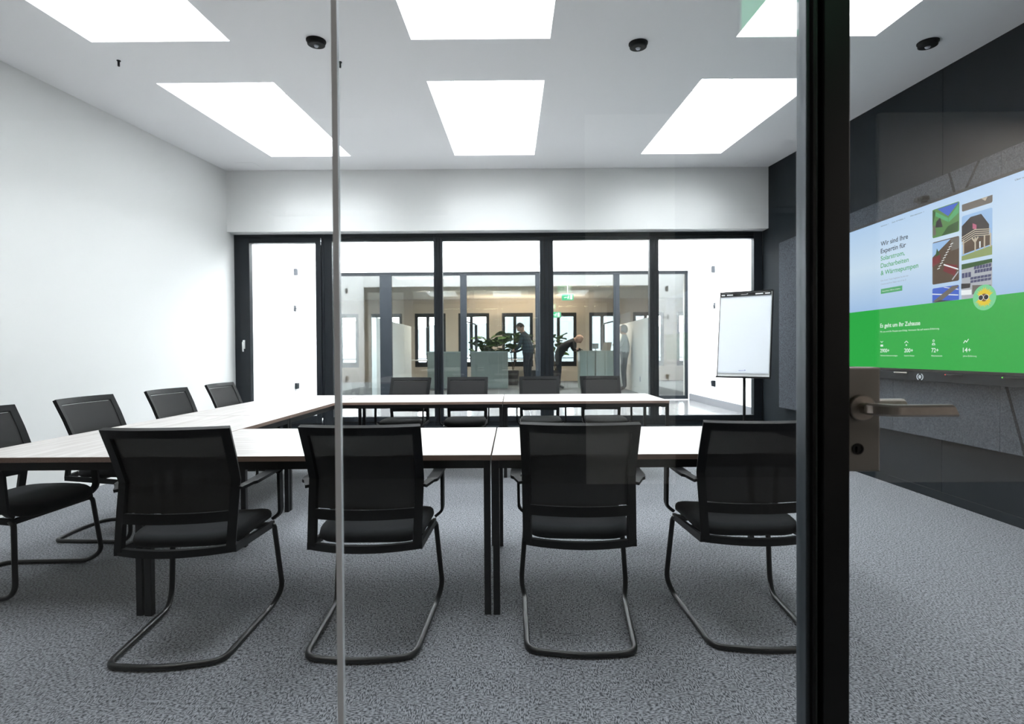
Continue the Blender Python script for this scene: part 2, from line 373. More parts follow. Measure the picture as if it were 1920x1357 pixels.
for k, (a, b, c, d) in enumerate(wh):
    e = empty('window_%d' % (9+k), (a, OY1+0.02, c), kind='structure', label='dark framed two-casement office window in the far row, number %s from the left' % 'one two three four five six seven eight nine'.split()[k])
    bm = bmesh.new(); W, H = b-a, d-c
    for p in ((0, 0.10, 0, H), (W-0.10, W, 0, H), (0.10, W-0.10, H-0.12, H), (0.10, W-0.10, 0, 0.16), (0.37, 0.47, 0.16, H-0.12)): bx(bm, p[0], p[1], 0, 0.09, p[2], p[3])
    link('window_frame', bm, MT['dark'], e)
    for p in ((0.10, 0.37), (0.47, W-0.10)): box('pane', p[0], p[1], 0.04, 0.06, 0.16, H-0.12, MT['glass2'], e)
    bm = bmesh.new(); bx(bm, 0.01, W-0.01, -0.015, 0, 0.26, 0.285); link('guard_rail', bm, MT['dark'], e)
for x, nm, lb in ((-2.80, 'partition_wall', 'low white partition at the left of the far office'), (2.87, 'partition_wall', 'low white partition behind the woman in the far office')):
    e = tag(box(nm, x-0.05, x+0.05, 10.45, 14.0, 0.30, 1.95, MT['white'], bev=0.004), lb, 'partition')
# ------------------------------------------------------------------ corridor (camera side)
structure(box('wall_corridor_left', -6.1, -6, -3.2, 1.12, 0, 3.4, MT['corr']), 'corridor end wall on the left')
structure(box('wall_corridor_right', 6, 6.1, -3.2, 1.12, 0, 3.4, MT['corr']), 'corridor end wall on the right')
bm = bmesh.new(); holed(bm, -6, 6, 0, 3.4, [(1.49, 3.37, 0, 2.55), (-2.3, -0.6, 0, 2.55)], lambda a, b, c, d: bx(bm, a, b, -2.7, -2.5, c, d))
structure(link('wall_corridor', bm, MT['corr']), 'corridor wall behind the viewer')
structure(box('wall_corridor_panel', 0.67, 1.49, -2.499, -2.46, 0, 3.399, MT['corrlight']), 'pale wall section behind the viewer')
structure(box('wall_corridor_end', 3.37, 6, -2.499, -2.46, 0, 3.399, MT['corrlight']), 'pale wall section at the right behind the viewer')
structure(box('door_2', 1.45, 3.41, -2.82, -2.701, 0, 2.62, MT['corrdark']), 'dark double door in the corridor wall')
structure(box('door_3', -2.35, -0.55, -2.82, -2.701, 0, 2.62, MT['corrdark']), 'dark door in the corridor wall')
structure(box('wall_front_left', -6, XL-0.1, 1.12, 1.22, 0, 3.4, MT['corr']), 'corridor wall left of the glass front')
structure(box('wall_front_right', XR+0.1, 6, 1.12, 1.22, 0, 3.4, MT['corr']), 'corridor wall right of the glass front')
structure(box('ceiling_corridor', -6.1, 6.1, -3.2, 1.16, 3.40, 3.5, MT['corr']), 'corridor ceiling')
structure(box('wall_front', XL-0.1, XR+0.1, 1.12, 1.22, 3.215, 3.55, MT['corr']), 'bulkhead above the glass front')
lamp((-2.5, -0.1, 3.35), (0, 0, 0), 1.6, 0.5, 26, (1.0, 0.88, 0.76))  # added unseen light, dimly warms the corridor behind the camera
lamp((5.0, -1.4, 3.35), (0, 0, 0), 1.4, 1.0, 75, (1.0, 0.93, 0.87))  # extra unseen light, added to brighten the pale wall mirrored in the door glass
# office lamps
lamp((-1.6, 14.5, 2.95), (0, 0, 0), 2.4, 0.4, 85, (1.0, 0.84, 0.68))
lamp((2.0, 13.6, 2.95), (0, 0, 0), 2.4, 0.4, 110, (1.0, 0.80, 0.62))
lamp((0.4, 16.2, 2.3), (PI, 0, 0), 3.4, 0.2, 45, (1.0, 0.74, 0.52))

# ------------------------------------------------------------------ glass front with its post and door
gf = empty('glass_partition', (0, GY, 0), label='clear frameless glass partition in front of the meeting room, two panes', cat='glass wall')
for a, b in ((XL, -0.4015), (-0.3885, 0.645)):
    bm = bmesh.new(); bx(bm, a, b, -0.005, 0.005, 0.02, 3.21); link('glass_pane', bm, MT['glass'], gf)
bm = bmesh.new(); bx(bm, -0.4015, -0.3885, -0.0065, 0.0065, 0.02, 3.21); tag(link('glass_joint', bm, MT['glassedge'], gf), 'silvery vertical joint between the two panes')
bm = bmesh.new(); bx(bm, XL, 0.63, -0.02, 0.02, 0, 0.02); bx(bm, XL, 0.63, -0.02, 0.02, 3.19, 3.214); link('track', bm, MT['black'], gf)
po = empty('door_post', (0, GY, 0), label='black metal door post dividing the glass front', cat='post')
bm = bmesh.new(); bx(bm, 0.6555, 0.662, -0.03, 0.015, 0, 3.213); bx(bm, 0.662, 0.675, -0.012, 0.015, 0, 3.213)
link('frame_profile', bm, MT['black'], po)
bm = bmesh.new(); bx(bm, 0.645, 0.655, -0.020, 0.02, 0, 3.213, bev=0.002); link('edge_strip', bm, mat('satin_grey_profile', (0.07, 0.085, 0.10), 0.35, metal=0.3), po)
bm = bmesh.new(); bx(bm, 0.6635, 0.6705, -0.020, -0.012, 0, 3.213); tag(link('rubber_seal', bm, mat('grey_seal', (0.16, 0.17, 0.18), 0.5), po), 'grey seal strip in the post')
bm = bmesh.new(); bx(bm, 0.676, 0.733, -0.034, 0.03, 0, 3.213, bev=0.002); link('post_face', bm, MT['black'], po)
gd = empty('glass_door', (0, GY, 0), label='frameless glass door with a nickel lock and lever handle', cat='door')
bm = bmesh.new(); bx(bm, 0.737, 1.66, 0.0, 0.010, 0.01, 3.19); link('glass_pane', bm, MT['glass'], gd)
bm = bmesh.new(); bx(bm, 0.734, 0.8135, -0.014, 0.024, 0.947, 1.179, bev=0.004); lp = link('lock_plate', bm, MT['nickelplate'], gd)
bm = bmesh.new(); lathe(bm, [(0.0, -0.0145), (0.0125, -0.0145), (0.0125, -0.0165), (0.010, -0.0165), (0.009, -0.012), (0.0, -0.012)][1:5], 24, 'Y', (0.763, 0, 0.998))
bx(bm, 0.760, 0.766, -0.0175, -0.014, 0.990, 1.003)
tag(link('keyhole', bm, MT['black'], lp, smooth=False), 'dark round key cylinder')
bm = bmesh.new(); lathe(bm, [(0.029, -0.014), (0.029, -0.024), (0.027, -0.026)], 32, 'Y', (0.768, 0, 1.090)); link('rosette', bm, MT['nickel'], lp, smooth=False)
def lever(s, y0):
    bm = bmesh.new()
    yy = y0+s*0.045
    tube(bm, [(0.768, y0, 1.090), (0.768, y0+s*0.022, 1.090)], 0.0125, 16)
    pth = fillet([(0.768, y0+s*0.015, 1.090), (0.774, y0+s*0.03, 1.090), (0.800, yy, 1.0885), (0.930, yy, 1.0885)], [0, 0.01, 0.012, 0])
    rings = []
    for i, p in enumerate(pth):
        t = (pth[min(i+1, len(pth)-1)]-pth[max(i-1, 0)]).normalized(); sd = Vector((0, 0, 1)).cross(t).normalized()
        rings.append([bm.verts.new(p+sd*a+Vector((0, 0, c))) for a, c in ((-0.009, -0.008), (-0.005, -0.0125), (0.005, -0.0125), (0.009, -0.008), (0.009, 0.008), (0.005, 0.0125), (-0.005, 0.0125), (-0.009, 0.008))])
    for v in rings[-1]: v.co.x += (1.0885-v.co.z)*0.5
    for a, b in zip(rings, rings[1:]):
        for k in range(8): bm.faces.new((a[k], a[(k+1) % 8], b[(k+1) % 8], b[k]))
    bm.faces.new(rings[0][::-1]); bm.faces.new(rings[-1])
    return bm
tag(link('lever_handle', lever(-1, -0.024), MT['nickel'], gd), 'angular brushed nickel lever')
tag(link('lever_handle', lever(1, 0.024), MT['nickel'], gd), 'lever on the room side of the door')

# ------------------------------------------------------------------ tables
TH = 0.745
def make_table(L, D, label, group):
    e = empty('meeting_table', (0, 0, 0), label=label, cat='table', group=group)
    bm = bmesh.new(); bx(bm, -L/2+0.0012, L/2-0.0012, -D/2+0.0012, D/2-0.0012, TH-0.025, TH, bev=0.0012)
    for f in bm.faces: f.material_index = 0 if abs(f.normal.z) > 0.9 or f.calc_center_median().z > TH-0.0008 else 1
    bm.normal_update()
    for f in bm.faces: f.material_index = 0 if f.normal.z > 0.5 else 1
    link('tabletop', bm, [MT['wood'], MT['edge']], e)
    for s in (-1, 1):
        box('rail', -L/2+0.034, L/2-0.034, s*(D/2-0.019)-0.0145, s*(D/2-0.019)+0.0145, TH-0.062, TH-0.0255, MT['black'], e)
        box('rail', s*(L/2-0.019)-0.0145, s*(L/2-0.019)+0.0145, -D/2+0.034, D/2-0.034, TH-0.062, TH-0.0255, MT['black'], e)
    for sx in (-1, 1):
        for sy in (-1, 1):
            cx, cy = sx*(L/2-0.019), sy*(D/2-0.019)
            bm = bmesh.new(); bx(bm, cx-0.0155, cx+0.0155, cy-0.0155, cy+0.0155, 0, TH-0.026, bev=0.003); link('leg', bm, MT['black'], e)
    return e
S_, M_, D_, Yf, Yb = -0.107, 1.624, 0.90, 2.401, 5.061
grp = 'U-shaped row of meeting tables'
base = make_table(M_-0.004, D_, 'pale oak meeting table with black legs in the front row, middle of the picture', grp)
def place(o, x, y, rz, label):
    o.location = (x, y, 0); o.rotation_euler = (0, 0, rz+0.0023); o['label'] = label
place(base, S_-M_/2, Yf+D_/2, 0, 'pale oak table of the front row, left of the central pair of legs')
o = copy_tree(base); place(o, S_+M_/2, Yf+D_/2, 0, 'pale oak table of the front row, right of the central pair of legs')
o = copy_tree(base); place(o, S_-M_/2, Yb+D_/2, 0, 'pale oak table of the far row, left of its seam')
o = copy_tree(base); place(o, S_+M_/2, Yb+D_/2, 0, 'pale oak table at the right end of the far row by the window')
o = copy_tree(base); place(o, S_-M_-D_/2-0.004, Yf+M_/2, PI/2, 'pale oak table in the left column, its brown front edge nearest the viewer')
t2 = make_table(Yb+D_-Yf-M_-0.004, D_, 'x', grp); place(t2, S_-M_-D_/2-0.008, (Yf+M_+Yb+D_)/2, PI/2, 'long pale oak table at the far end of the left column, by the balcony door')

# ------------------------------------------------------------------ chairs
def grid_band(us, vs, fn, keep, th):
    bm = bmesh.new(); V = {}
    def g(i, j):
        if (i, j) not in V: V[i, j] = bm.verts.new(fn(us[i], vs[j]))
        return V[i, j]
    for i in range(len(us)-1):
        for j in range(len(vs)-1):
            if keep((us[i]+us[i+1])/2, (vs[j]+vs[j+1])/2): bm.faces.new((g(i, j), g(i+1, j), g(i+1, j+1), g(i, j+1)))
    bm.normal_update()
    if th: bmesh.ops.solidify(bm, geom=bm.faces[:], thickness=th)
    return bm
def prof(z):
    P = [(0.425, -0.178), (0.55, -0.160), (0.695, -0.135), (0.80, -0.178), (0.925, -0.238)]
    for (a, ya), (b, yb) in zip(P, P[1:]):
        if z <= b: return ya+(yb-ya)*(z-a)/(b-a)
    return P[-1][1]
def backpt(u, z): 
    w = 0.236+0.010*(z-0.425)/0.5
    return (u*w, prof(z)-0.040*(1-u*u), z)
def make_chair():
    e = empty('visitor_chair')
    # seat cushion
    bm = bmesh.new(); n = 40; rings = []
    for s, z in ((0.80, 0.420), (0.94, 0.421), (0.99, 0.431), (1.0, 0.446), (0.985, 0.462), (0.94, 0.472), (0.85, 0.477), (0.55, 0.479), (0.2, 0.479)):
        ring = []
        for k in range(n):
            a = 2*PI*k/n; ca, sa = math.cos(a), math.sin(a); ex = 2/5.0
            x = math.copysign(abs(ca)**ex, ca)*0.238; y = math.copysign(abs(sa)**ex, sa)*0.222
            x *= (1-(1-s)*0.9); y *= (1-(1-s)*0.9)
            x *= 1-0.05*(0.5-y/0.44)
            yy = y+0.075; dz = -0.028*max(0, (yy-0.12)/0.18)**2+0.006*math.sin((yy+0.15)*6)-0.008*(1-(x/0.24)**2)*(1 if z > 0.46 else 0)
            ring.append(bm.verts.new((x, yy, z+dz)))
        rings.append(ring)
    for a, b in zip(rings, rings[1:]):
        for k in range(n): bm.faces.new((a[k], a[(k+1) % n], b[(k+1) % n], b[k]))
    bm.faces.new(rings[0][::-1]); bm.faces.new(rings[-1])
    link('seat', bm, MT['fabric'], e, smooth=True)
    # seat carrier: curved rear strip and side rails
    us = [-1+k/6 for k in range(13)]
    bm = grid_band(us, [0, 1], lambda u, v: (u*0.236, -0.170-0.055*(1-u*u)+0.0*v, 0.408+0.030*v), lambda u, v: True, 0.02)
    for s in (-1, 1):
        prism(bm, [(s*0.222, -0.175, 0.408), (s*0.222, 0.24, 0.375), (s*0.222, 0.24, 0.405), (s*0.222, -0.175, 0.438)], (s*0.016, 0, 0))
    bx(bm, -0.22, 0.22, 0.20, 0.235, 0.378, 0.40); bx(bm, -0.22, 0.22, -0.02, 0.02, 0.398, 0.418)
    link('seat_frame', bm, MT['plastic'], e)
    us = [-1, -0.86]+[-0.86+1.72*k/10 for k in range(1, 10)]+[0.86, 1]
    vs = [0.425, 0.475, 0.535, 0.575, 0.635, 0.695, 0.75, 0.80, 0.86, 0.890, 0.925]
    keep = lambda u, z: abs(u) > 0.86 or 0.535 < z < 0.575 or z > 0.89
    bm = grid_band(us, vs, backpt, keep, 0.020)
    link('back_frame', bm, MT['plastic'], e)
    bm = grid_band(us, vs, lambda u, z: Vector(backpt(u, z))+Vector((0, 0.017, 0)), lambda u, z: abs(u) < 0.86 and 0.56 < z < 0.90, 0)
    tag(link('back_mesh', bm, MT['mesh'], e, smooth=True), 'see-through black mesh of the backrest')
    for s in (-1, 1):
        bm = bmesh.new()
        P = fillet([(s*0.240, -0.142, 0.664), (s*0.272, -0.075, 0.676), (s*0.273, 0.215, 0.674), (s*0.271, 0.232, 0.445), (s*0.236, 0.225, 0.418)], [0, 0.03, 0.03, 0.025, 0], 5)
        rings = []
        for i, p in enumerate(P):
            t = (P[min(i+1, len(P)-1)]-P[max(i-1, 0)]).normalized()
            f = i/(len(P)-1)
            if abs(t.y) > abs(t.z): sd = Vector((1, 0, 0)); 
            else: sd = Vector((0, 1, 0))
            sd = sd*(1 if True else 1); w = 0.024 if i > 2 else 0.015
            sd = (Vector((1, 0, 0))*max(0, abs(t.y)) + Vector((0, s*1.0, 0))*max(0, abs(t.z)))
            sd = (sd-t*sd.dot(t)).normalized(); nn = t.cross(sd).normalized()
            if i >= len(P)-8: w = 0.018
            rings.append([bm.verts.new(p+sd*a*w+nn*b*0.0065) for a, b in ((-1, -1), (1, -1), (1, 1), (-1, 1))])
        for a, b in zip(rings, rings[1:]):
            for k in range(4): bm.faces.new((a[k], a[(k+1) % 4], b[(k+1) % 4], b[k]))
        bm.faces.new(rings[0][::-1]); bm.faces.new(rings[-1])
        link('armrest', bm, MT['plastic'], e)
    bm = bmesh.new(); r = 0.0125
    pts = [(-0.222, 0.20, 0.392), (-0.236, 0.238, 0.385), (-0.262, 0.268, 0.062), (-0.243, 0.20, r), (-0.218, -0.262, r), (0, -0.296, r),
           (0.218, -0.262, r), (0.243, 0.20, r), (0.262, 0.268, 0.062), (0.236, 0.238, 0.385), (0.222, 0.20, 0.392)]
    tube(bm, fillet(pts, [0, 0.02, 0.06, 0.05, 0.055, 0.15, 0.055, 0.05, 0.06, 0.02, 0], 6), r, 12)
    link('sled_base', bm, MT['black'], e, smooth=True)
    return e
ch0 = make_chair(); used = [False]
def chair(x, y, deg, label, group):
    o = ch0 if not used[0] else copy_tree(ch0)
    used[0] = True
    o.location = (x, y, 0); o.rotation_euler = (0, 0, math.radians(deg)); tag(o, label, 'chair', group)
ga, gb, gc = 'chairs along the near side of the front table row', 'chairs along the left table column', 'chairs behind the far table row'
chair(-1.392, 2.275, 4.5, 'black mesh-back cantilever chair, leftmost of the four seen from behind', ga)
chair(-0.622, 2.315, 0.5, 'black mesh-back cantilever chair crossed by the silvery glass joint', ga)
chair(0.280, 2.345, -3, 'black mesh-back cantilever chair seen from behind, right of the central table legs', ga)
chair(1.030, 2.375, -1, 'black mesh-back cantilever chair seen from behind, cut by the black door post', ga)
chair(-2.715, 2.80, -91, 'black cantilever chair at the left picture edge, seat and legs showing under the table', gb)
chair(-2.735, 3.585, -90, 'black chair against the left wall side, widest backrest above the left tables', gb)
chair(-2.690, 4.355, -93, 'black chair at the left tables, second backrest from the window', gb)
chair(-2.710, 5.190, -90, 'black chair at the left tables nearest the balcony door', gb)
chair(-1.250, 5.985, 174, 'black chair behind the far table row, leftmost of four', gc)
chair(-0.552, 6.00, 180, 'black chair behind the far table row, second from the left', gc)
chair(0.308, 6.06, 180, 'black chair behind the far table row in front of the wide mullion', gc)
chair(1.050, 6.09, 181, 'black chair behind the far table row, rightmost of four', gc)

# ------------------------------------------------------------------ felt wall panels with diagonal slots
def clip(poly, a, b, c):
    """keep a*y+b*z+c >= 0"""
    out = []
    for i in range(len(poly)):
        p, q = poly[i], poly[(i+1) % len(poly)]; fp, fq = a*p[0]+b*p[1]+c, a*q[0]+b*q[1]+c
        if fp >= 0: out.append(p)
        if fp*fq < 0: t = fp/(fp-fq); out.append((p[0]+t*(q[0]-p[0]), p[1]+t*(q[1]-p[1])))
    return out
polys = [[(1.75, 0.505), (6.675, 0.505), (6.675, 2.60), (1.75, 2.60)]]
cuts = [((y, 0), (y, 3), 0.0035) for y in (2.615, 3.645, 4.672, 5.70)] + [((4.08, 2.607), (3.47, 0.526), 0.022), ((3.816, 2.60), (5.16, 0.505), 0.022), ((5.30, 2.6), (5.52, 0.5), 0.022)]
for (p, q, gap) in cuts:
    dy, dz = q[0]-p[0], q[1]-p[1]; L = math.hypot(dy, dz); a, b = -dz/L, dy/L; c = -(a*p[0]+b*p[1]); new = []
    for P in polys:
        for s in (1, -1):
            R = clip(P, s*a, s*b, s*c-gap/2)
            if len(R) >= 3:
                ar = abs(sum(R[i][0]*R[(i+1) % len(R)][1]-R[(i+1) % len(R)][0]*R[i][1] for i in range(len(R))))/2
                if ar > 0.004: new.append(R)
    polys = new
fe = empty('acoustic_wall_cladding', (XR, 4.2, 0.5), label='dark grey felt acoustic cladding with diagonal slots behind the wall display', cat='wall panel')
for P in polys:
    bm = bmesh.new(); prism(bm, [(-0.065, y-4.2, z-0.5) for y, z in P], (0.064, 0, 0)); link('felt_panel', bm, MT['felt'], fe)

# ------------------------------------------------------------------ wall display
DX = 3.36
ds = empty('wall_display', (DX, 4.30, 1.06), label='large wall display showing a green and pale blue web page', cat='screen')
def D(name, bm, m, label=None, parent=ds):
    o = link(name, bm, m, parent); 
    for v in o.data.vertices: v.co -= Vector((DX, 4.30, 1.06))
    if label: o['label'] = label
    return o
SY0, SY1, SZ0, SZ1 = 3.115, 5.485, 1.063, 2.395      # active area
bm = bmesh.new(); bx(bm, DX+0.004, DX+0.040, SY0-0.02, SY1+0.02, 1.045, SZ1+0.022, bev=0.003); D('housing', bm, MT['plastic'])
bm = bmesh.new()
for a, b, c, d in ((SY0-0.02, SY0, 1.045, SZ1+0.022), (SY1, SY1+0.02, 1.045, SZ1+0.022), (SY0, SY1, SZ1, SZ1+0.022), (SY0, SY1, 1.045, SZ0)): bx(bm, DX-0.006, DX+0.004, a, b, c, d)
D('bezel', bm, MT['black'])
bm = bmesh.new(); bx(bm, DX-0.012, DX+0.040, SY0-0.02, SY1+0.02, 0.966, 1.040, bev=0.004); bar = D('speaker_bar', bm, MT['slate'], 'dark bar with an emblem below the screen')
def gradmat():
    m = emis('screen_sky', (1, 1, 1)); nt = m.node_tree; e = [n for n in nt.nodes if n.type == 'EMISSION'][0]
    tc = nt.nodes.new('ShaderNodeTexCoord'); sp = nt.nodes.new('ShaderNodeSeparateXYZ'); cr = nt.nodes.new('ShaderNodeValToRGB')
    mr = nt.nodes.new('ShaderNodeMapRange'); mr.inputs['From Min'].default_value = 0.53; mr.inputs['From Max'].default_value = 1.335
    nt.links.new(tc.outputs['Object'], sp.inputs[0]); nt.links.new(sp.outputs[2], mr.inputs['Value']); nt.links.new(mr.outputs[0], cr.inputs[0])
    el = cr.color_ramp.elements; el[0].position = 0; el[0].color = (0.40, 0.58, 0.86, 1); el[1].position = 1; el[1].color = (0.50, 0.68, 0.93, 1)
    x = el.new(0.5); x.color = (0.66, 0.80, 0.95, 1)
    nt.links.new(cr.outputs[0], e.inputs[0]); return m
def quadYZ(bm, pts, x): bm.faces.new([bm.verts.new((x, y, z)) for y, z in pts])
def flat(name, pts, lay, m, label=None, parent=ds):
    bm = bmesh.new(); prism(bm, [(DX-lay*0.0006, y, z) for y, z in pts], (0.0005, 0, 0)); return D(name, bm, m, label, parent)
bm = bmesh.new(); bx(bm, DX-0.0006, DX+0.004, SY0, SY1, SZ0, SZ1); D('screen_background', bm, gradmat(), 'pale blue page background')
E = {k: emis('screen_'+k, c) for k, c in dict(green=(0.035, 0.44, 0.075), green2=(0.07, 0.40, 0.15), lgreen=(0.20, 0.66, 0.33), white=(0.85, 0.95, 0.9), ink=(0.05, 0.065, 0.09), pgreen=(0.10, 0.42, 0.18),
     grey=(0.33, 0.40, 0.50), brown=(0.10, 0.07, 0.05), wood=(0.55, 0.48, 0.38), roof=(0.035, 0.035, 0.04), dgreen=(0.03, 0.10, 0.03), mgreen=(0.10, 0.26, 0.08), blue=(0.06, 0.14, 0.62), pvblue=(0.07, 0.08, 0.17),
     sky=(0.35, 0.55, 0.85), red=(0.20, 0.03, 0.04), grass=(0.28, 0.36, 0.14), taupe=(0.16, 0.145, 0.13), lgrey=(0.45, 0.47, 0.52), yellow=(0.85, 0.62, 0.04), orange=(0.22, 0.10, 0.02), pink=(0.55, 0.15, 0.25), pure=(0.9, 0.93, 0.95)).items()}
flat('green_band', [(SY0, SZ0), (SY1, SZ0), (SY1, 1.597), (SY0, 1.597)], 2, E['green'], 'green lower part of the page')
def text(name, s, yl, zb, cap, width, m, lay=4, bold=0.0, parent=ds, plane='display', ret=False):
    cu = bpy.data.curves.new(name, 'FONT'); cu.body = s; cu.size = 1; cu.resolution_u = 3; cu.offset = bold; cu.extrude = 0
    to = bpy.data.objects.new(name, cu); C.objects.link(to); bpy.context.view_layer.update()
    dg = bpy.context.evaluated_depsgraph_get(); me = bpy.data.meshes.new_from_object(to.evaluated_get(dg))
    bpy.data.objects.remove(to); bpy.data.curves.remove(cu)
    xs = [v.co.x for v in me.vertices]; x0, x1 = min(xs), max(xs)
    k = width/(x1-x0) if width else cap/0.69
    for v in me.vertices:
        X, Z = (v.co.x-x0)*k, v.co.y*cap/0.69
        v.co = (DX-lay*0.0006, yl-X, zb+Z) if plane == 'display' else plane(X, Z)
    me.materials.clear(); me.materials.append(m)
    me.name = name; o = bpy.data.objects.new(name, me); C.objects.link(o)
    if parent: o.parent = parent
    if plane == 'display':
        for v in me.vertices: v.co -= Vector((DX, 4.30, 1.06))
    return o
for i, (s, w, mm) in enumerate((('Wir sind Ihre', 0.327, 'ink'), ('Expertin für', 0.305, 'ink'), ('Solarstrom,', 0.29, 'pgreen'), ('Dacharbeiten', 0.335, 'pgreen'), ('& Wärmepumpen', 0.44, 'pgreen'))):
    text('heading_text', s, 4.77, 2.170-i*0.0662, 0.040, w, E[mm], bold=0.012)
for s, y, w in (('Solarstrom  ˅', 4.77, 0.10), ('Dach- & Holzbau  ˅', 4.63, 0.155), ('Wärmepumpen  ˅', 4.42, 0.15), ('Über uns  ˅', 3.50, 0.10)): text('menu_text', s.replace('˅', 'v'), y, 2.345, 0.011, w, E['ink'])
text('body_text', 'Das Arena Team begleitet Sie bei der', 4.769, 1.848, 0.014, 0.335, E['grey']); text('body_text', 'Umsetzung Ihrer Ideen von A bis Z.', 4.769, 1.816, 0.014, 0.31, E['grey'])
flat('button', [(4.769, 1.735), (4.508, 1.735), (4.508, 1.779), (4.769, 1.779)], 3, E['pgreen'], 'green button'); text('button_text', 'Kostenlose Offerte erhalten', 4.75, 1.751, 0.012, 0.222, E['white'], 5)
text('heading_text', 'Es geht um Ihr Zuhause', 4.775, 1.428, 0.036, 0.468, E['white'], bold=0.014)
text('body_text', 'Mit uns wird Ihr Projekt zum Erfolg. Vertrauen Sie auf unsere Erfahrung.', 4.775, 1.383, 0.015, 0.662, E['white'])
for s, y, w, cpt, cw in (('2900+', 4.775, 0.115, 'Verbaute Solarstromanlagen', 0.215), ('200+', 4.482, 0.098, 'Sanierte Dächer', 0.115), ('72+', 4.191, 0.07, 'Mitarbeitende', 0.105), ('14+', 3.898, 0.067, 'Jahre Erfahrung', 0.115)):
    text('figure_text', s, y, 1.202, 0.033, w, E['white'], bold=0.014); text('caption_text', cpt, y, 1.168, 0.012, cw, E['white'])
def stroke(bm, pts, w, lay=4):
    for (y0, z0), (y1, z1) in zip(pts, pts[1:]):
        dy, dz = y1-y0, z1-z0; L = math.hypot(dy, dz); a, b = -dz/L*w/2, dy/L*w/2
        prism(bm, [(DX-lay*0.0006, y0+a, z0+b), (DX-lay*0.0006, y1+a, z1+b), (DX-lay*0.0006, y1-a, z1-b), (DX-lay*0.0006, y0-a, z0-b)], (0.0003, 0, 0))
def ring(y, z, r, n=14): return [(y+r*math.cos(2*PI*k/n), z+r*math.sin(2*PI*k/n)) for k in range(n+1)]
bm = bmesh.new(); stroke(bm, [(4.772, 1.304), (4.755, 1.292), (4.738, 1.304)], 0.005); stroke(bm, [(4.772, 1.264), (4.738, 1.264)], 0.018); D('icon', bm, E['white'], 'solar panel icon')
bm = bmesh.new(); stroke(bm, [(4.479, 1.282), (4.458, 1.299), (4.437, 1.282)], 0.006); stroke(bm, ring(4.458, 1.264, 0.005), 0.006); D('icon', bm, E['white'], 'roof icon')
bm = bmesh.new(); stroke(bm, ring(4.170, 1.294, 0.008), 0.004); stroke(bm, [(4.185, 1.261), (4.178, 1.274), (4.162, 1.274), (4.155, 1.261), (4.185, 1.261)], 0.005); D('icon', bm, E['white'], 'person icon')
bm = bmesh.new(); stroke(bm, [(3.893, 1.269), (3.878, 1.290), (3.868, 1.276), (3.850, 1.299)], 0.006); D('icon', bm, E['white'], 'rising line icon')
# photo tiles of the page: built as flat shapes on the screen
def tile(label, y0, y1, z0, z1, bg, shapes, cuttop=False, cutbot=False):
    r = 0.012; P = []
    for cy, cz_, a0 in ((y1+r, z1-r, 90), (y0-r, z1-r, 0), (y0-r, z0+r, 270), (y1+r, z0+r, 180)):
        if (cuttop and a0 in (0, 90)) or (cutbot and a0 in (270, 180)):
            P.append((cy+(r if a0 in (0, 270) else -r), cz_+(r if a0 in (0, 90) else -r))); continue
        st = [a0+k*22.5 for k in range(5)]
        st = st[::-1]
        for a in st: P.append((cy+r*math.cos(math.radians(a)), cz_+r*math.sin(math.radians(a))))
    t = flat('photo_tile', P, 3, E[bg], label)
    for i, (m, pts) in enumerate(shapes):
        Q = [(y0-(y0-y1)*min(1, max(0, u)), z0+(z1-z0)*min(1, max(0, v))) for u, v in pts]
        o = flat('photo_shape', Q, 4+i*0.15, E[m], None, t)
    return t
A0, A1, B0, B1 = 4.184, 3.935, 3.912, 3.664
tile('photo of a green roof with a blue solar panel', A0, A1, 2.112, 2.338, 'mgreen', [('dgreen', [(0, 0.4), (0.12, 0.9), (0, 1)]), ('blue', [(0.2, 0.97), (0.98, 0.97), (0.6, 0.62)]), ('pgreen', [(0.12, 0.9), (0.6, 0.55), (0.6, 0.42), (0.12, 0.75)]), ('pgreen', [(0.98, 0.9), (0.62, 0.55), (0.62, 0.4), (0.98, 0.62)]), ('dgreen', [(0.35, 0), (0.95, 0.02), (0.98, 0.35), (0.6, 0.28)]), ('taupe', [(0.02, 0.08), (0.15, 0.1), (0.1, 0.42), (0.02, 0.45)]), ('roof', [(0.12, 0.35), (0.4, 0.3), (0.3, 0.65), (0.15, 0.55)])])
tile('photo of a tiled roof being stripped under a blue sky', A0, A1, 1.742, 2.078, 'brown', [('sky', [(0.0, 0.65), (0.7, 0.98), (0, 0.98)]), ('dgreen', [(0.12, 0.66), (0.28, 0.68), (0.18, 0.84)]), ('taupe', [(0.7, 0.98), (1, 0.98), (1, 0.72), (0.72, 0.7)]), ('red', [(0, 0.42), (0.3, 0.5), (0.3, 0.68), (0, 0.62)]), ('red', [(0.42, 0.28), (0.85, 0.12), (0.95, 0.35), (0.5, 0.44)])]
     + [('pure', [(0.20+0.055*k, 0.34+0.056*k), (0.30+0.055*k, 0.36+0.056*k), (0.29+0.055*k, 0.375+0.056*k), (0.19+0.055*k, 0.355+0.056*k)]) for k in range(10)]
     + [('pure', [(0.45, 0.44), (0.98, 0.27), (0.98, 0.24), (0.44, 0.41)]), ('lgrey', [(0.75, 0.05), (0.98, 0.22), (0.98, 0.18), (0.78, 0.03)])])
tile('photo of a blue solar roof', A0, A1, 1.5975, 1.711, 'blue', [('pure', [(0, 0.65), (0.98, 0.35), (0.98, 0.29), (0, 0.58)]), ('pure', [(0.5, 0.97), (0.98, 0.72), (0.98, 0.66), (0.42, 0.97)]), ('taupe', [(0, 0.05), (0.75, 0.97), (0.98, 0.97), (0.98, 0.86), (0.3, 0.02)]), ('roof', [(0.05, 0.0), (0.3, 0.12), (0.8, 0.0)])], cutbot=True)
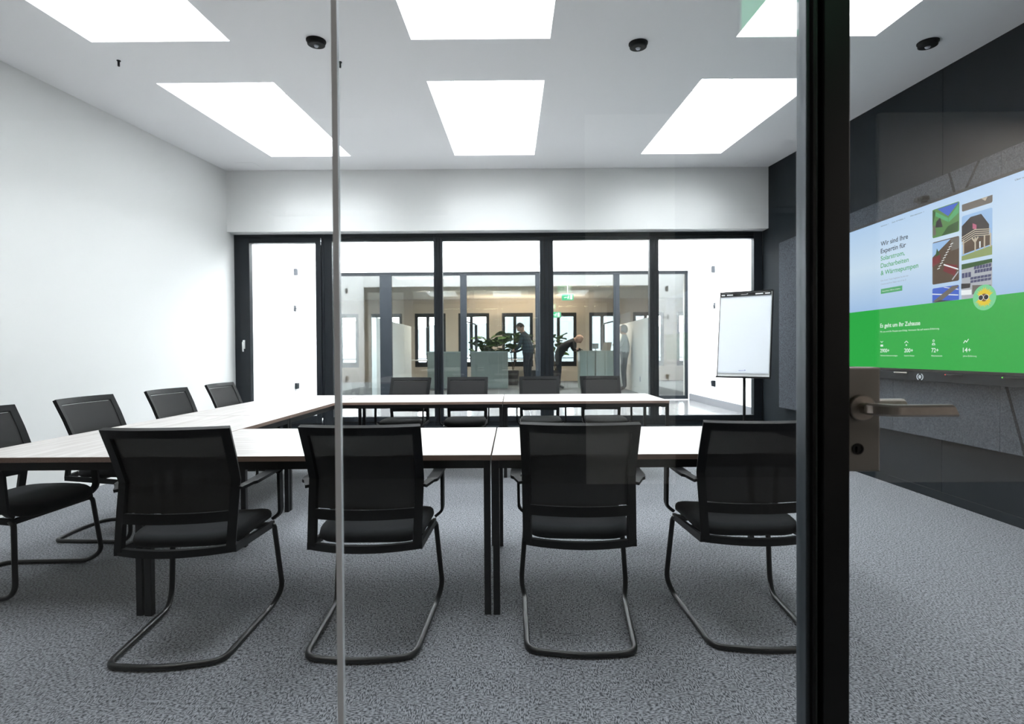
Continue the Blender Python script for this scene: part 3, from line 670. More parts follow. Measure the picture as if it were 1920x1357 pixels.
tile('photo of a grey roof corner', B0, B1, 2.250, 2.303, 'taupe', [('wood', [(0.65, 0.97), (0.85, 0.97), (0.78, 0.5)])], cuttop=True)
hs = [('roof', [(0.0, 0.42), (0.0, 0.78), (0.3, 0.93), (0.65, 0.93), (0.9, 0.66), (0.9, 0.45)]), ('pink', [(0.37, 0.66), (0.5, 0.62), (0.5, 0.72), (0.37, 0.78)]), ('brown', [(0.05, 0.14), (0.95, 0.22), (0.95, 0.45), (0.05, 0.42)]), ('grass', [(0, 0.0), (1, 0.0), (1, 0.2), (0, 0.1)])]
for k in range(4): hs.append(('wood', [(0.0, 0.36+k*0.05), (0.45, 0.48+k*0.045), (0.95, 0.42+k*0.04), (0.95, 0.44+k*0.04), (0.45, 0.50+k*0.045), (0.0, 0.38+k*0.05)]))
for u in (0.04, 0.44, 0.74, 0.93): hs.append(('wood', [(u, 0.13+0.05*u), (u+0.045, 0.13+0.05*u), (u+0.045, 0.46), (u, 0.46)]))
hs += [('wood', [(0.44, 0.34), (0.34, 0.44), (0.38, 0.46), (0.46, 0.38)]), ('wood', [(0.48, 0.34), (0.58, 0.44), (0.54, 0.46), (0.46, 0.38)]), ('pure', [(0.6, 0.2), (0.64, 0.2), (0.64, 0.34), (0.6, 0.34)])]
tile('photo of a dark timber house on stilts with a balcony', B0, B1, 1.886, 2.216, 'sky', hs)
pv = [('dgreen', [(0, 0.85), (1, 0.9), (1, 1), (0, 1)])]
for k in range(6):
    for j in range(2):
        pv.append(('pvblue', [(0.44+k*0.095-j*0.02, 0.68+j*0.11), (0.52+k*0.095-j*0.02, 0.68+j*0.11), (0.53+k*0.095-j*0.02, 0.77+j*0.11), (0.45+k*0.095-j*0.02, 0.77+j*0.11)]))
        pv.append(('pvblue', [(0.30+k*0.115, 0.43+j*0.09), (0.40+k*0.115, 0.43+j*0.09), (0.41+k*0.115, 0.50+j*0.09), (0.31+k*0.115, 0.50+j*0.09)]))
for k in range(3): pv.append(('pvblue', [(0.02+k*0.11, 0.6), (0.11+k*0.11, 0.6), (0.11+k*0.11, 0.74), (0.02+k*0.11, 0.74)]))
pv += [('roof', [(0, 0.3), (0.3, 0.3), (0.32, 0.42), (0, 0.45)]), ('pure', [(0, 0.12), (0.35, 0.1), (0.35, 0.24), (0, 0.26)]), ('taupe', [(0.38, 0.1), (0.98, 0.1), (0.98, 0.3), (0.38, 0.36)])]
tile('photo of houses with solar panel roofs', B0, B1, 1.5975, 1.858, 'lgrey', pv, cutbot=True)
# round badge
bd = flat('badge', [(3.718+0.0914*math.cos(2*PI*k/40), 1.591+0.0914*math.sin(2*PI*k/40)) for k in range(40)], 12, E['lgreen'], 'round green badge with a yellow sunflower')
bm = bmesh.new()
for k in range(26):
    a = 2*PI*k/26+0.05; l = 0.066+0.014*random.random(); w = 0.0085
    if abs(math.sin(a)) < 0.30: l *= 0.62
    c, s = math.cos(a), math.sin(a)
    quadYZ(bm, [(3.718+c*0.015-s*0.004, 1.591+s*0.015+c*0.004), (3.718+c*l*0.6-s*w, 1.591+s*l*0.6+c*w), (3.718+c*l, 1.591+s*l), (3.718+c*l*0.6+s*w, 1.591+s*l*0.6-c*w), (3.718+c*0.015+s*0.004, 1.591+s*0.015-c*0.004)], DX-13*0.0006-k*0.00002)
D('flower', bm, E['yellow'], None, bd)
flat('flower_centre', [(3.718+0.028*math.cos(2*PI*k/20), 1.591+0.028*math.sin(2*PI*k/20)) for k in range(20)], 14.5, E['orange'], None, bd)
for dy in (-0.021, 0.021):
    flat('lens_rim', [(3.722+dy+0.0205*math.cos(2*PI*k/18), 1.592+0.0205*math.sin(2*PI*k/18)) for k in range(18)], 15.5, E['pure'], None, bd)
    flat('dark_lens', [(3.722+dy+0.0175*math.cos(2*PI*k/18), 1.592+0.0175*math.sin(2*PI*k/18)) for k in range(18)], 16.5, E['roof'], None, bd)
# emblem on the bar
lm = mat('emblem_grey', (0.35, 0.38, 0.41), 0.4, emit=0.25)
bm = bmesh.new()
for a0 in (-62, 118):
    arc = [(4.295+0.036*math.cos(math.radians(a0+k*12.4)), 1.000+0.030*math.sin(math.radians(a0+k*12.4))) for k in range(11)]
    for (y0, z0), (y1, z1) in zip(arc, arc[1:]):
        prism(bm, [(DX-0.0145, y0, z0), (DX-0.0145, y1, z1), (DX-0.0145, 4.295+(y1-4.295)*0.76, 1+(z1-1)*0.76), (DX-0.0145, 4.295+(y0-4.295)*0.76, 1+(z0-1)*0.76)], (0.003, 0, 0))
o = D('emblem', bm, lm, 'grey round emblem between two brackets')
lathe_bm = bmesh.new(); prism(lathe_bm, [(DX-0.0145, 4.295+0.014*math.cos(2*PI*k/16), 1.0+0.015*math.sin(2*PI*k/16)) for k in range(16)], (0.003, 0, 0)); D('emblem', lathe_bm, lm)
for y, col, nm in ((4.50, None, 'black stylus with a white tip lying on the display bar, left of the emblem'), (3.96, (0.9, 0.05, 0.03), 'black stylus with a red tip on the display bar'), (3.49, (0.2, 0.9, 0.1), 'black stylus with a green tip at the right edge of the display bar')):
    e = empty('stylus', (DX-0.020, y, 1.028), label=nm, cat='pen')
    bm = bmesh.new(); tube(bm, [(0, -0.075, 0), (0, 0.066, 0)], 0.006, 10); link('barrel', bm, MT['plastic'] if col else MT['nickel'], e, smooth=True)
    bm = bmesh.new(); tube(bm, [(0, 0.0665, 0), (0, 0.078, 0)], [0.006, 0.0035], 10); link('tip', bm, mat('stylus_tip', col or (0.7, 0.7, 0.7), 0.4, emit=0.8 if col else 0), e, smooth=True)
e = empty('conference_camera', (DX-0.01, 4.285, 2.418), label='small black conference camera on top of the wall display', cat='camera')
bm = bmesh.new(); bx(bm, -0.035, 0.03, -0.05, 0.05, 0.018, 0.055, bev=0.014); link('camera_body', bm, MT['plastic'], e)
bm = bmesh.new(); lathe(bm, [(0.014, -0.042), (0.014, -0.034)], 20, 'X', (0, 0, 0.036)); link('camera_lens', bm, MT['black'], e)
bm = bmesh.new(); bx(bm, -0.02, 0.03, -0.02, 0.02, 0, 0.018); link('clamp', bm, MT['plastic'], e)

# ------------------------------------------------------------------ flip chart
fc = empty('flip_chart', (2.90, 6.62, 0), label='white flip chart board on a black stand beside the dark wall', cat='flip chart')
TL, TR, BL, BR = Vector((2.725, 6.84, 1.978)), Vector((3.190, 6.42, 1.965)), Vector((2.66, 6.80, 0.905)), Vector((3.135, 6.385, 0.905))
TL, TR, BL, BR = [v-Vector((2.90, 6.62, 0)) for v in (TL, TR, BL, BR)]
ux = (TR-TL).normalized(); uz = (TL-BL).normalized(); uy = ux.cross(uz).normalized()
if uy.y > 0: uy = -uy
W, H = (TR-TL).length, (TL-BL).length
def P(u, v, d=0): return BL+(BR-BL)*u*(1-v)+(TR-TL)*u*v+(TL-BL)*v+uy*d
def slabP(name, u0, u1, v0, v1, d0, d1, m, label=None):
    bm = bmesh.new(); prism(bm, [P(u0, v0, d0), P(u1, v0, d0), P(u1, v1, d0), P(u0, v1, d0)], uy*(d1-d0)); o = link(name, bm, m, fc)
    if label: o['label'] = label
    return o
slabP('board', 0, 1, 0, 1, -0.02, 0, MT['hwhite'])
slabP('frame_edge', -0.012, 0.0, -0.01, 1.01, -0.024, 0.006, MT['black']); slabP('frame_edge', 1.0, 1.015, -0.01, 1.01, -0.024, 0.006, MT['black'])
slabP('paper_pad', 0.012, 0.988, 0.035, 0.985, 0.0005, 0.010, MT['paper'], 'blank paper pad')
slabP('clamp_bar', 0.012, 0.988, 0.955, 0.992, 0.0105, 0.024, MT['black'], 'black clamp bar along the top')
slabP('top_edge', -0.012, 1.015, 1.0, 1.012, -0.024, 0.012, MT['black'])
slabP('pen_tray', -0.012, 1.015, -0.022, -0.002, -0.02, 0.035, MT['black'], 'black tray along the bottom')
for u0, u1 in ((0.03, 0.10), (0.14, 0.26), (0.70, 0.84), (0.88, 0.97)): slabP('clamp_clip', u0, u1, 0.965, 0.978, 0.0245, 0.027, MT['hwhite'])
for v, w, m in ((0.972, 0.14, MT['hwhite']), (0.068, 0.14, MT['blue'])):
    slabP('printed_mark', 0.42, 0.42+w*0.75, v-0.003, v+0.001, 0.0245 if v > 0.9 else 0.0105, 0.0275 if v > 0.9 else 0.0115, m); slabP('printed_mark', 0.53, 0.555, v, v+0.008, 0.0245 if v > 0.9 else 0.0105, 0.0275 if v > 0.9 else 0.0115, m)
slabP('printed_line', 0.012, 0.975, 0.046, 0.048, 0.0105, 0.0112, MT['grey'])
bm = bmesh.new(); tube(bm, [(0.035, 0.012, 0.03), (0.035, 0.012, 0.93)], 0.018, 16); link('stand_pole', bm, MT['black'], fc, smooth=True)
bm = bmesh.new(); obox(bm, tuple(P(0.5, 0.08, -0.035)), (ux, uy, uz), (0.05, 0.0145, 0.09)); link('bracket', bm, MT['black'], fc)
bm = bmesh.new(); lathe(bm, [(0.28, 0), (0.28, 0.012), (0.26, 0.022), (0.03, 0.04)], 40, c=(0.035, 0.012, 0)); link('round_foot', bm, MT['black'], fc)

# ------------------------------------------------------------------ ceiling devices
for x, y, lb in ((-1.387, 3.712, 'round black ceiling sensor left of the glass joint'), (0.914, 3.785, 'round black ceiling sensor right of the middle roof window'), (3.013, 3.80, 'round black ceiling sensor near the dark wall')):
    e = empty('ceiling_sensor', (x, y, cz(y)), label=lb, cat='sensor'); e.rotation_euler = (math.atan(CA), 0, 0)
    bm = bmesh.new(); lathe(bm, [(0.052, -0.034), (0.060, -0.030), (0.062, -0.010), (0.068, -0.008), (0.068, -0.0002)], 36); link('housing', bm, MT['plastic'], e)
    bm = bmesh.new(); lathe(bm, [(0.004, -0.047), (0.012, -0.044), (0.019, -0.0345)], 24); tag(link('sensor_lens', bm, MT['lens'], e, smooth=True), 'pale round lens')
for x, y, lb in ((-2.994, 3.98, 'tiny black pin hanging from the ceiling at the left'), (-1.322, 4.03, 'tiny black pin hanging from the ceiling right of the glass joint')):
    bm = bmesh.new(); lathe(bm, [(0.008, -0.044), (0.008, -0.006), (0.014, -0.005), (0.014, -0.0002)], 12)
    tag(link('ceiling_pin', bm, MT['black'], None, loc=(x, y, cz(y))), lb, 'fixture')
for x, y, lb in ((-3.45, 6.80, 'flush white hatch in the ceiling corner by the left wall'), (3.20, 6.85, 'flush white hatch in the ceiling corner by the dark wall')):
    bm = bmesh.new(); vs = bx(bm, -0.12, 0.12, -0.10, 0.10, -0.003, -0.0004)
    for v in vs: v.co.z += CA*v.co.y
    tag(link('ceiling_hatch', bm, MT['ceil'], None, loc=(x, y, cz(y))), lb, 'hatch')

# ------------------------------------------------------------------ courtyard wall fittings
for side, X, s in (('left', -3.72, 1), ('right', 3.42, -1)):
    bm = bmesh.new(); bx(bm, min(0, s*0.05), max(0, s*0.05), -0.03, 0.03, -0.055, 0.055, bev=0.008)
    for k in range(2): bx(bm, min(s*0.05, s*0.054), max(s*0.05, s*0.054), -0.02, 0.02, -0.03+k*0.035, -0.01+k*0.035)
    tag(link('wall_fitting', bm, MT['socket'], None, loc=(X+s*0.0005, 8.86, 2.62)), 'small grey box high on the %s courtyard wall' % side, 'fitting')
    bm = bmesh.new(); bx(bm, min(0, s*0.006), max(0, s*0.006), -0.045, 0.045, -0.05, 0.05)
    for k in range(3):
        tube(bm, [(s*0.003, 0, 0), (s*0.05, -0.03+k*0.03, -0.01*k), (s*0.11, -0.02*k, 0.03-k*0.02), (s*0.06, 0.01, -0.05)], 0.003, 6)
    tag(link('cable_tails', bm, MT['socket'], None, loc=(X+s*0.0005, 8.86, 2.0)), 'loose cable tails on the %s courtyard wall' % side, 'cable')
    e = empty('outdoor_socket', (X+s*0.0005, 8.86, 0.68), label='dark socket low on the %s courtyard wall' % side, cat='socket')
    bm = bmesh.new(); bx(bm, min(0, s*0.045), max(0, s*0.045), -0.045, 0.045, -0.05, 0.05, bev=0.006); link('socket_box', bm, MT['slate'], e)
    bm = bmesh.new(); bx(bm, min(s*0.0455, s*0.052), max(s*0.0455, s*0.052), -0.035, 0.035, 0.0, 0.04, bev=0.002); link('socket_lid', bm, MT['dark'], e)

# ------------------------------------------------------------------ far office furniture
def counter(x0, x1, y, gap, front, label):
    e = empty('reception_counter', ((x0+x1)/2, y, 0.30), label=label, cat='counter'); hw = (x1-x0)/2
    bm = bmesh.new(); bx(bm, -hw, hw, 0.02, 0.45, 0, 0.94); link('cabinet', bm, MT['counter'], e)
    bm = bmesh.new(); bx(bm, -hw-0.01, hw+0.01, 0.0, 0.50, 0.94, 0.97, bev=0.004); link('counter_top', bm, MT['counter2'], e)
    n = 2
    for k in range(n):
        a = -hw+k*2*hw/n+0.006; b = -hw+(k+1)*2*hw/n-0.006
        bm = bmesh.new(); bx(bm, a, b, -0.004, 0.0195, 0.02, 0.935, bev=0.002); link('front_panel', bm, front, e)
    return e
counter(-2.241, -1.25, 13.5, 0, MT['counter'], 'grey green counter at the left of the far office')
counter(-1.11, -0.15, 13.5, 0, MT['counter'], 'grey green counter beside the man in the plaid shirt')
counter(1.717, 2.105, 13.5, 0, MT['counter2'], 'narrow pale counter under the bending man\'s hand')
counter(2.135, 2.60, 13.5, 0, MT['counter2'], 'pale counter carrying a small monitor, beside the woman')
def desk(x0, x1, y, label):
    e = empty('office_desk', ((x0+x1)/2, y, 0.30), label=label, cat='desk'); hw = (x1-x0)/2
    bm = bmesh.new(); bx(bm, -hw, hw, -0.4, 0.4, 0.70, 0.73); link('desktop', bm, MT['white'], e)
    for sx in (-1, 1):
        bm = bmesh.new(); bx(bm, sx*(hw-0.05)-0.025, sx*(hw-0.05)+0.025, -0.36, 0.36, 0, 0.70); link('desk_leg', bm, MT['black'], e)
desk(-0.6, 1.1, 16.2, 'white desk behind the plaid shirted man'); desk(-3.4, -2.2, 15.9, 'white desk by the far left windows')
def desk_lamp(x, y, z, s, label):
    e = empty('desk_lamp', (x, y, 0.30), label=label, cat='lamp')
    bm = bmesh.new(); lathe(bm, [(0.15, 0), (0.15, 0.02), (0.02, 0.03)], 24); link('lamp_base', bm, MT['black'], e)
    bm = bmesh.new(); bx(bm, -0.035, 0.035, -0.02, 0.02, 0.025, z-0.30); link('lamp_pole', bm, MT['black'], e)
    bm = bmesh.new(); prism(bm, [(0.0, -0.05, z-0.30), (s*0.34, -0.45, z-0.22), (s*0.34, -0.45, z-0.19), (0.0, -0.05, z-0.26)], (0, 0.10, 0)); link('lamp_head', bm, MT['black'], e)
desk_lamp(-1.03, 14.35, 2.0, -1, 'black angular lamp left of the plants in the far office')
desk_lamp(2.48, 14.35, 1.99, 1, 'black angular lamp behind the pale counter')
e = empty('monitor', (2.16, 13.72, 1.27), label='small dark monitor on the pale counter', cat='monitor')
bm = bmesh.new(); bx(bm, -0.08, 0.08, -0.01, 0.01, 0.05, 0.19, bev=0.004); link('monitor_screen', bm, MT['aqua'], e)
bm = bmesh.new(); bx(bm, -0.03, 0.03, -0.03, 0.03, 0, 0.01); bx(bm, -0.01, 0.01, -0.005, 0.005, 0.01, 0.055); link('monitor_stand', bm, MT['black'], e)
e = empty('laptop', (2.45, 13.72, 1.27), label='open laptop seen from behind on the pale counter', cat='laptop')
bm = bmesh.new(); prism(bm, [(-0.13, -0.06, 0.012), (0.10, -0.06, 0.012), (0.14, -0.02, 0.22), (-0.07, -0.02, 0.22)], (0, 0.012, 0)); link('laptop_lid', bm, MT['nickelplate'], e)
bm = bmesh.new(); bx(bm, -0.13, 0.11, -0.05, 0.13, 0, 0.012); link('laptop_base', bm, MT['nickelplate'], e)

# plants: large leaves, each a part
def leafmesh():
    bm = bmesh.new(); n = 6; rows = []
    for i in range(n+1):
        t = i/n; w = 0.095*math.sin(PI*min(1, t*0.93+0.04))**0.8; z = -0.05*t*t+0.03*t
        rows.append([bm.verts.new((-w, t*0.20, z+0.025)), bm.verts.new((0, t*0.20, z)), bm.verts.new((w, t*0.20, z+0.025))])
    for a, b in zip(rows, rows[1:]):
        bm.faces.new((a[0], a[1], b[1], b[0])); bm.faces.new((a[1], a[2], b[2], b[1]))
    me = bpy.data.meshes.new('leaf'); bm.to_mesh(me); bm.free(); me.materials.append(MT['leaf'])
    for p in me.polygons: p.use_smooth = True
    return me
LM = leafmesh()
def plant(x, y, h, n, label, r=0.3):
    e = empty('fiddle_leaf_plant', (x, y, 0.30), label=label, cat='plant', group='leafy plants in the far office')
    bm = bmesh.new(); lathe(bm, [(0.14, 0), (0.17, 0.42), (0.15, 0.42), (0.148, 0.38)], 20); link('planter', bm, MT['pot'], e)
    bm = bmesh.new()
    for k in range(3):
        a = k*2.1; tube(bm, [(0, 0, 0.37), (0.08*math.cos(a), 0.08*math.sin(a), h*0.6), (0.17*math.cos(a), 0.17*math.sin(a), h)], [0.014, 0.011, 0.006], 8)
    link('stem', bm, MT['stem'], e, smooth=True)
    for k in range(n):
        o = bpy.data.objects.new('leaf', LM); C.objects.link(o); o.parent = e
        a = random.uniform(0, 2*PI); rr = random.uniform(0.02, r); z = h-random.uniform(-0.10, 0.42)
        o.location = (rr*math.cos(a), rr*math.sin(a), z); o.rotation_euler = (random.uniform(-0.5, 0.7), random.uniform(-0.5, 0.5), a-PI/2+random.uniform(-0.5, 0.5))
        s = random.uniform(1.1, 1.6); o.scale = (s, s, s)
plant(-0.75, 14.95, 1.24, 48, 'leafy green plant over the left counter, left of the plaid shirted man', 0.36)
plant(-0.02, 15.0, 1.36, 46, 'taller leafy green plant close to the plaid shirted man', 0.34)
plant(0.66, 14.9, 1.22, 20, 'leafy green plant right behind the plaid shirted man', 0.26)
plant(1.20, 14.95, 1.26, 26, 'leafy green plant behind the bending man', 0.24)

# exit signs
def exit_sign(name, loc, w, h, label, s=1.0, rod=0.2, mirror=False):
    e = empty(name, loc, label=label, cat='sign')
    bm = bmesh.new(); bx(bm, -w/2-0.01, w/2+0.01, -0.012, 0.012, -h/2-0.01, h/2+0.01, bev=0.003); link('sign_housing', bm, MT['hwhite'], e)
    bm = bmesh.new(); bx(bm, -w/2, w/2, -0.0145, -0.0125, -h/2, h/2); bx(bm, -w/2, w/2, 0.0125, 0.0145, -h/2, h/2); tag(link('sign_face', bm, emis('exit_green', (0.10, 0.75, 0.35), s), e), 'lit green face')
    wm = emis('exit_white', (0.95, 1, 0.95), s*1.6)
    bm = bmesh.new()
    for yy in (-0.0165, 0.0155):
        def q(pts): prism(bm, [(u*w, yy, v*h) for u, v in pts], (0, 0.001, 0))
        q([(0.22, -0.36), (0.40, -0.36), (0.40, 0.36), (0.22, 0.36)])                       # doorway
        q([(-0.34, -0.08), (-0.20, 0.06), (-0.20, 0.02), (0.02, 0.02), (0.02, -0.06), (-0.20, -0.06), (-0.20, -0.14)])   # arrow to the left, then the runner
        q([(0.10+0.03*math.cos(k), 0.27+0.09*math.sin(k)) for k in [i*PI/4 for i in range(8)]])
        q([(0.06, 0.18), (0.12, 0.14), (0.10, -0.06), (0.04, -0.04)])
        q([(0.06, -0.04), (0.10, -0.06), (0.15, -0.22), (0.15, -0.36), (0.12, -0.36), (0.12, -0.22)])
        q([(0.04, -0.04), (0.08, -0.04), (0.02, -0.28), (-0.05, -0.32), (-0.04, -0.26)])
        q([(0.10, 0.14), (0.18, 0.04), (0.16, 0.01), (0.10, 0.08)]); q([(0.05, 0.15), (-0.03, 0.06), (-0.01, 0.03), (0.06, 0.10)])
    link('running_figure', bm, wm, e)
    bm = bmesh.new(); bx(bm, -0.006, 0.006, -0.006, 0.006, h/2+0.01, h/2+rod); link('hanger', bm, MT['hwhite'], e)
exit_sign('exit_sign', (1.41, 13.5, 2.655), 0.30, 0.15, 'lit green exit sign hanging from the far office ceiling', 1.6, 0.25)
exit_sign('exit_sign', (1.25, 15.6, 2.36), 0.34, 0.16, 'lit green exit sign beside the mullion, lower of the two', 1.6, 0.54)
exit_sign('exit_sign', (1.50, -0.62, 3.09), 0.42, 0.21, 'lit green exit sign in the corridor, seen as a reflection at the top', 4.0, 0.2)

# ------------------------------------------------------------------ people in the far office
def plaidmat():
    m = mat('plaid_shirt', (0.02, 0.04, 0.06), 0.9); nt = m.node_tree; b = nt.nodes['Principled BSDF']; L = nt.links.new
    tc = nt.nodes.new('ShaderNodeTexCoord'); sp = nt.nodes.new('ShaderNodeSeparateXYZ'); L(tc.outputs['Object'], sp.inputs[0]); outs = []
    for k in (0, 2):
        mt = nt.nodes.new('ShaderNodeMath'); mt.operation = 'MULTIPLY'; mt.inputs[1].default_value = 75
        sn = nt.nodes.new('ShaderNodeMath'); sn.operation = 'SINE'; L(sp.outputs[k], mt.inputs[0]); L(mt.outputs[0], sn.inputs[0]); outs.append(sn)
    ad = nt.nodes.new('ShaderNodeMath'); ad.operation = 'ADD'; L(outs[0].outputs[0], ad.inputs[0]); L(outs[1].outputs[0], ad.inputs[1])
    mr = nt.nodes.new('ShaderNodeMapRange'); mr.inputs['From Min'].default_value = -2; mr.inputs['From Max'].default_value = 2; L(ad.outputs[0], mr.inputs['Value'])
    cr = nt.nodes.new('ShaderNodeValToRGB'); cr.color_ramp.elements[0].color = (0.012, 0.016, 0.03, 1); cr.color_ramp.elements[1].color = (0.05, 0.085, 0.11, 1)
    L(mr.outputs[0], cr.inputs[0]); L(cr.outputs[0], b.inputs['Base Color']); return m
def person(loc, rz, J, E_, assign, mats, label, hair, head, hands):
    """J: joint -> (x,y,z,radius); one skinned body; hair is a child"""
    names = list(J); me = bpy.data.meshes.new('body'); me.from_pydata([J[n][:3] for n in names], [(names.index(a), names.index(b)) for a, b in E_], [])
    o = bpy.data.objects.new('tmp', me); C.objects.link(o)
    sk = o.modifiers.new('s', 'SKIN'); sk.use_smooth_shade = True
    sv = me.skin_vertices[0].data
    for i, n in enumerate(names): sv[i].radius = (J[n][3], J[n][3]*(J[n][4] if len(J[n]) > 4 else 1)); sv[i].use_root = (n == 'pelvis')
    ss = o.modifiers.new('u', 'SUBSURF'); ss.levels = 2; ss.render_levels = 2
    bpy.context.view_layer.update(); dg = bpy.context.evaluated_depsgraph_get()
    bm_ = bpy.data.meshes.new_from_object(o.evaluated_get(dg)); bpy.data.objects.remove(o)
    bm = bmesh.new(); bm.from_mesh(bm_)
    # head: shaped ellipsoid with nose, brow and chin, ears, merged into the body mesh
    hc, hr, fd = Vector(head[0]), head[1], Vector(head[2]).normalized()
    upv = Vector(head[3]).normalized(); rt = fd.cross(upv).normalized(); upv = rt.cross(fd)
    n0 = len(bm.verts)
    r = bmesh.ops.create_uvsphere(bm, u_segments=24, v_segments=18, radius=1)
    for v in r['verts']:
        x, y, z = v.co; sx, sy, sz = 0.080, 0.100, 0.122
        if z < 0: sx *= 1+0.35*z; sy *= 1+0.18*z
        px, py, pz = x*sx, y*sy, z*sz
        if y > 0.6 and abs(x) < 0.35 and -0.4 < z < 0.15: py += 0.022*(1-abs(x)/0.35)*(1-abs(z+0.15)/0.35 if abs(z+0.15) < 0.35 else 0)
        if y > 0.5 and z < -0.75: py += 0.010
        v.co = hc+rt*px*hr+fd*py*hr+upv*pz*hr
    for s in (-1, 1):
        r2 = bmesh.ops.create_uvsphere(bm, u_segments=8, v_segments=6, radius=1)
        for v in r2['verts']: v.co = hc+rt*(s*0.080+v.co.x*0.010)*hr+fd*(v.co.y*0.018-0.005)*hr+upv*(v.co.z*0.030-0.012)*hr
    for wrist, dirv, side in hands:
        wv, dv = Vector(wrist), Vector(dirv).normalized(); sd = Vector(side).normalized()
        tube(bm, [wv-dv*0.02, wv+dv*0.03, wv+dv*0.085], [0.024, 0.036, 0.034], 10)
        for k, l in enumerate((0.065, 0.078, 0.072, 0.055)):
            b0 = wv+dv*0.08+sd*(k-1.5)*0.019; b1 = b0+(dv+sd*(k-1.5)*0.12).normalized()*l*0.55; b2 = b1+(dv*0.8+Vector((0, 0, -0.45))).normalized()*l*0.45
            tube(bm, [b0, b1, b2], [0.0095, 0.009, 0.0065], 8)
        b0 = wv+dv*0.03+sd*-0.032; tube(bm, [b0, b0+(dv*0.5-sd*0.8).normalized()*0.035, b0+(dv*0.9-sd*0.6).normalized()*0.065], [0.012, 0.011, 0.008], 8)
    for f in bm.faces: f.material_index = assign(f.calc_center_median()); f.smooth = True
    e = empty('person', loc, rz, label, 'person')
    me2 = bpy.data.meshes.new('body'); bmesh.ops.recalc_face_normals(bm, faces=bm.faces); bm.to_mesh(me2); bm.free()
    for m in mats: me2.materials.append(m)
    b = bpy.data.objects.new('body', me2); C.objects.link(b); b.parent = e
    for p in me2.polygons: p.use_smooth = True
    if hair:
        hm, ext, low = hair
        bm = bmesh.new(); bmesh.ops.create_uvsphere(bm, u_segments=24, v_segments=16, radius=1)
        kill = [v for v in bm.verts if v.co.z < low-0.25*(v.co.y < -0.2) or (v.co.y > 0.55 and v.co.z < 0.52)]
        bmesh.ops.delete(bm, geom=kill, context='VERTS')
        for v in bm.verts: x, y, z = v.co; v.co = hc+rt*x*0.080*ext*hr+fd*(y*0.100*ext-0.006)*hr+upv*(z*0.122*ext+0.002)*hr
        bmesh.ops.solidify(bm, geom=bm.faces[:], thickness=0.006)
        link('hair', bm, hm, e, smooth=True)
    return e
jean = mat('dark_trousers', (0.018, 0.02, 0.028), 0.9); shoe = mat('dark_shoe', (0.02, 0.018, 0.016), 0.5); blk = mat('black_pullover', (0.012, 0.013, 0.015), 0.9)
gry = mat('grey_pullover', (0.34, 0.37, 0.37), 0.9); trg = mat('grey_trousers', (0.055, 0.065, 0.075), 0.9); hgr = mat('grey_hair', (0.30, 0.30, 0.30), 0.8); hdk = mat('dark_hair', (0.035, 0.03, 0.028), 0.7)
EDG = [('pelvis', 'belly'), ('belly', 'chest'), ('chest', 'neck'), ('neck', 'skull'), ('chest', 'sh_l'), ('sh_l', 'el_l'), ('el_l', 'wr_l'), ('chest', 'sh_r'), ('sh_r', 'el_r'), ('el_r', 'wr_r'),
       ('pelvis', 'hip_l'), ('hip_l', 'kn_l'), ('kn_l', 'an_l'), ('an_l', 'to_l'), ('pelvis', 'hip_r'), ('hip_r', 'kn_r'), ('kn_r', 'an_r'), ('an_r', 'to_r')]
def legs(spread=0.09, lean=0):
    return dict(pelvis=(0, 0, 0.90, 0.125, 0.8), hip_l=(-spread, 0, 0.84, 0.092), kn_l=(-spread-0.005, 0.02, 0.47, 0.062), an_l=(-spread, -0.01, 0.09, 0.043), to_l=(-spread-0.01, 0.14, 0.035, 0.032),
                hip_r=(spread, 0, 0.84, 0.092), kn_r=(spread+0.005, 0.02, 0.47, 0.062), an_r=(spread, -0.01, 0.09, 0.043), to_r=(spread+0.01, 0.14, 0.035, 0.032))
# local +Y is where the person faces
def asg(hand_r, wr, neckz, skinhead, hemz):
    def f(c):
        if (c-Vector(skinhead)).length < 0.155: return 0
        if any((c-Vector(w)).length < hand_r for w in wr): return 0
        if c.z < 0.10 : return 3
        if c.z < hemz and abs(c.x) < 0.24 and c.y < 0.22: return 2
        return 1
    return f
J = legs(); J.update(belly=(0, -0.01, 1.08, 0.155, 0.9), chest=(0, 0.05, 1.30, 0.175, 0.85), neck=(0, 0.12, 1.43, 0.055), skull=(0, 0.17, 1.50, 0.05),
    sh_l=(-0.17, 0.08, 1.35, 0.058), el_l=(-0.22, 0.12, 1.08, 0.045), wr_l=(-0.14, 0.32, 0.98, 0.030), sh_r=(0.17, 0.08, 1.35, 0.058), el_r=(0.22, 0.12, 1.08, 0.045), wr_r=(0.14, 0.32, 0.98, 0.030))
hl, hr_ = ((-0.14, 0.32, 0.98), (0.3, 0.8, -0.25), (-1, 0, 0)), ((0.14, 0.32, 0.98), (-0.3, 0.8, -0.25), (1, 0, 0))
person((0.36, 12.9, 0.30), math.radians(62), J, EDG, asg(0.055, [hl[0]], 1.4, (0, 0.21, 1.55), 0.93), [MT['skin'], plaidmat(), jean, shoe],
    'person in a dark plaid shirt looking down in the far office', (hdk, 1.08, 0.05), ((0, 0.21, 1.55), 1.0, (0, 0.85, -0.5), (0, 0.5, 0.85)), [hl, hr_])
